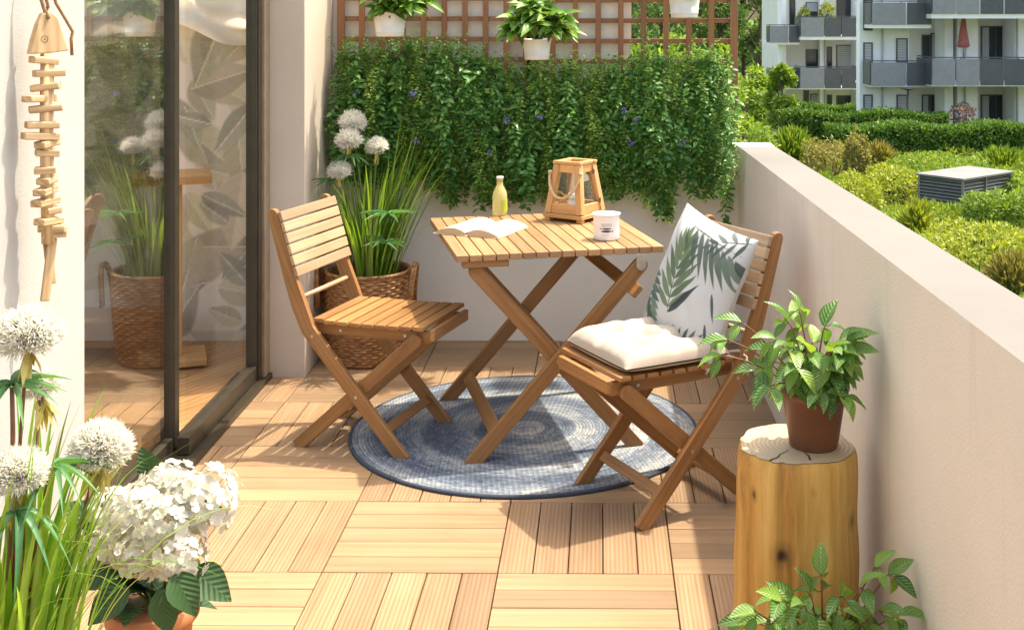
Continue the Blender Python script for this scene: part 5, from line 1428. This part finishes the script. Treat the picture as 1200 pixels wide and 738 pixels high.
def tree(px, D, h, crown_w, label, mat, seed, n=3600, L=.42, group='trees beyond the garden', trunk=True, base=.25):
    rr = random.Random(seed); rs = np.random.RandomState(seed); zg = terrain(0, D); x = ray(px, 0, D).x
    t = thing('tree', (x, D, zg), label, 'tree', 0, group)
    q = MB(); q.tube([(0, 0, 0), (rr.uniform(-.2, .2), 0, h * .3), (rr.uniform(-.4, .4), 0, h * .65), (0, 0, h * .92)], [.22, .17, .10, .03], 8)
    tips = []
    for k in range(16):
        z0 = h * rr.uniform(base, .85); a = rr.uniform(0, 2 * PI); rad = crown_w / 2 * rr.uniform(.55, 1.0) * (1 - max(0, z0 / h - .55) * 1.4)
        tip = (rad * math.cos(a), rad * math.sin(a), z0 + h * rr.uniform(.03, .14)); q.tube([(0, 0, z0 * .9), (tip[0] * .5, tip[1] * .5, (z0 + tip[2]) / 2), tip], [.07, .045, .015], 5); tips.append(tip)
    tips.append((0, 0, h * .93)); q.build('trunk', M['bark'], t)
    P = []; D_ = []; N = []; Lh = []
    for tip in tips:
        for c in range(3):
            cr = crown_w * rr.uniform(.08, .16); c0 = np.array(tip) + rs.normal(size=3) * crown_w * .07
            p, d, nn, l = bush_leaves(n // (len(tips) * 3), cr, cr, cr * .75, L, .3, rs); P.append(p + c0); D_.append(d); N.append(nn); Lh.append(l)
    Lh = np.concatenate(Lh); leaves('crown', np.concatenate(P), np.concatenate(D_), np.concatenate(N), Lh, Lh * .6, M[mat], t, T_SMALL)
for i, (px, D, h, cw, lab, mt) in enumerate((
        (889, 92, 13.5, 5.0, 'tall airy tree between the trellis end and the apartment house', 'tree'),
        (872, 100, 12.5, 5.5, 'dark tree just right of the trellis end post', 'tree'),
        (846, 98, 11.5, 6.0, 'tree seen through the last lattice squares of the trellis', 'tree'),
        (815, 104, 11.0, 6.0, 'tree seen through the lattice below the last hanging pot', 'tree'),
        (775, 96, 11.0, 6.5, 'tree seen through the lattice left of the last hanging pot', 'tree'),
        (742, 100, 12.0, 6.5, 'tree partly hidden behind the corner of the end wall', 'tree'),
        (906, 96, 12.0, 4.0, 'tree close against the left end of the apartment house', 'tree'))):
    tree(px, D, h, cw, lab, mt, 40 + i)
for i, (px, D, h, cw, lab) in enumerate((
        (882, 62, 3.6, 2.6, 'sunlit yellow green tree beside the grey shed'),
        (850, 46, 4.5, 2.6, 'sunlit bushy tree just above the right end of the greenery'),
        (800, 47, 4.9, 3.0, 'sunlit bushy tree behind the open lattice'),
        (752, 47, 4.7, 3.0, 'sunlit bushy tree behind the edge of the high wall'),
        (915, 57, 3.4, 1.4, 'young thin leafed tree in front of the grey shed'))):
    tree(px, D, h, cw, lab, 'tree_y', 70 + i, 2400, .26, base=.15)
# far wood closing the horizon
n = 26000; rs = np.random.RandomState(9); x = rs.uniform(-60, 170, n); y = rs.uniform(150, 175, n)
top = 6.5 + 2.5 * np.sin(x * .21) + 2 * np.sin(x * .57 + 1); P = np.stack([x, y, -5.9 + top * rs.random_sample(n) ** .8], 1)
Lh = rs.uniform(.9, 1.8, n); o = leaves('distant_wood', P, rs.normal(size=(n, 3)) + np.array([0, -.2, .5]), rs.normal(size=(n, 3)) + np.array([0, -.7, .7]), Lh, Lh * .7, M['tree'], None, T_SMALL)
tag(o, 'distant wood closing the view behind the nearer trees', 'wood', kind='stuff')
# shed
sh = thing('garden_shed', (ray(887, 0, 66).x, 66, terrain(0, 66)), 'low grey shed with dark flat roof left of the apartment house', 'shed')
zt = ray(0, 121, 66).z - sh.location.z; zm = ray(0, 127, 66).z - sh.location.z
q = MB(); q.box(-1.6, 1.6, 0, 3, 0, zm); q.build('wall', M['shed'], sh); q = MB(); q.box(-1.8, 1.8, -.25, 3.2, zm + .003, zt); q.build('roof', M['roof_tar'], sh)
q = MB(); q.box(-.9, .0, -.04, -.003, 0, zm * .8, 'z'); q.build('door', M['rail_dark'], sh)
# louvred ventilation box
VD = 33.9; vx = ray(1128, 0, VD).x
vb = thing('ventilation_box', (vx, VD, terrain(0, VD)), 'louvred metal ventilation housing on a concrete base among the bushes', 'vent housing', math.radians(40))
q = MB(); q.box(-.48, 2.6, -.20, 1.75, -.05, .20); q.build('base', M['concrete'], vb, bevel=.01)
hz = ray(0, 209, VD).z - vb.location.z
q = MB(); q.box(.03, 2.45, .06, 1.42, .203, hz - .07, 'z'); q.build('core', M['win_dark'], vb)
q = MB(); nl = 10
for k in range(nl):
    z = .25 + (hz - .36) * k / (nl - 1)
    q.obox((1.235, .02, z), X, Vector((0, .8, .6)), Vector((0, -.6, .8)), (2.44, .07, .012)); q.obox((-.005, .73, z), Y, Vector((.8, 0, .6)), Vector((-.6, 0, .8)), (1.38, .07, .012))
q.build('louvres', M['vent_top'], vb)
for (x_, y_) in ((0, 0), (1.14, -.01), (2.45, 0), (0, 1.42)):
    q = MB(); q.box(x_ - .025, x_ + .025, y_ - .035, y_ + .03, .2, hz - .065, 'z'); q.build('corner_post', M['vent_metal'], vb)
q = MB(); q.box(-.08, 2.54, -.09, 1.50, hz - .06, hz); q.build('lid', M['vent_top'], vb, bevel=.008)
n = 900; rs = np.random.RandomState(4); P = np.stack([vx - rs.uniform(-.2, 1.5, n), VD - rs.uniform(.2, 2.2, n), np.full(n, -4.28)], 1)
o = leaves('gravel', P, rs.normal(size=(n, 3)), rs.normal(size=(n, 3)) + np.array([0, 0, 2]), .09, .09, M['vent_top'], None, T_SMALL, False); tag(o, 'pale gravel strip beside the ventilation box', 'gravel', kind='stuff')

# ================================================================== LIGHT, SKY, CAMERA
SA, SB = .42, .22          # how far shadows run per metre of height, in x and y (towards the sun)
sun_dir = Vector((SA, SB, 1)).normalized()
elev = math.asin(sun_dir.z); az = math.atan2(sun_dir.x, sun_dir.y)
L = bpy.data.lights.new('sun', 'SUN'); L.energy = 2.0; L.angle = math.radians(1.0); L.color = (1.0, .965, .91)
so = bpy.data.objects.new('sun', L); COL.objects.link(so); so.rotation_euler = (-sun_dir).to_track_quat('-Z', 'Y').to_euler(); so.location = (3, 3, 8)
W = bpy.data.worlds.new('World'); scene.world = W; W.use_nodes = True
nt = W.node_tree; bg = nt.nodes['Background']
sky = nt.nodes.new('ShaderNodeTexSky'); sky.sky_type = 'NISHITA'; sky.sun_disc = False; sky.sun_elevation = elev; sky.sun_rotation = az
sky.air_density = 1.0; sky.dust_density = 4.0; sky.ozone_density = 1.0
nt.links.new(sky.outputs[0], bg.inputs[0]); bg.inputs[1].default_value = .15
cam = bpy.data.cameras.new('camera'); co = bpy.data.objects.new('camera', cam); COL.objects.link(co)
co.location = (0, 0, CAMH); co.rotation_euler = (PI / 2, 0, 0)
cam.sensor_width = 36; cam.lens = F / 1200 * 36; cam.shift_x = -(CX - 600) / 1200; cam.shift_y = -(369 - HY) / 1200
cam.clip_end = 3000; cam.clip_start = .05
scene.camera = co
scene.view_settings.view_transform = 'Standard'; scene.view_settings.look = 'None'; scene.view_settings.gamma = 1; scene.view_settings.use_curve_mapping = False
scene.view_settings.exposure = 1.84
scene.view_settings.use_white_balance = True; scene.view_settings.white_balance_temperature = 7500; scene.view_settings.white_balance_tint = 6
scene.render.engine = 'CYCLES'
scene.cycles.max_bounces = 10; scene.cycles.diffuse_bounces = 5; scene.cycles.transparent_max_bounces = 24; scene.cycles.use_denoising = True
scene.cycles.sample_clamp_indirect = 8
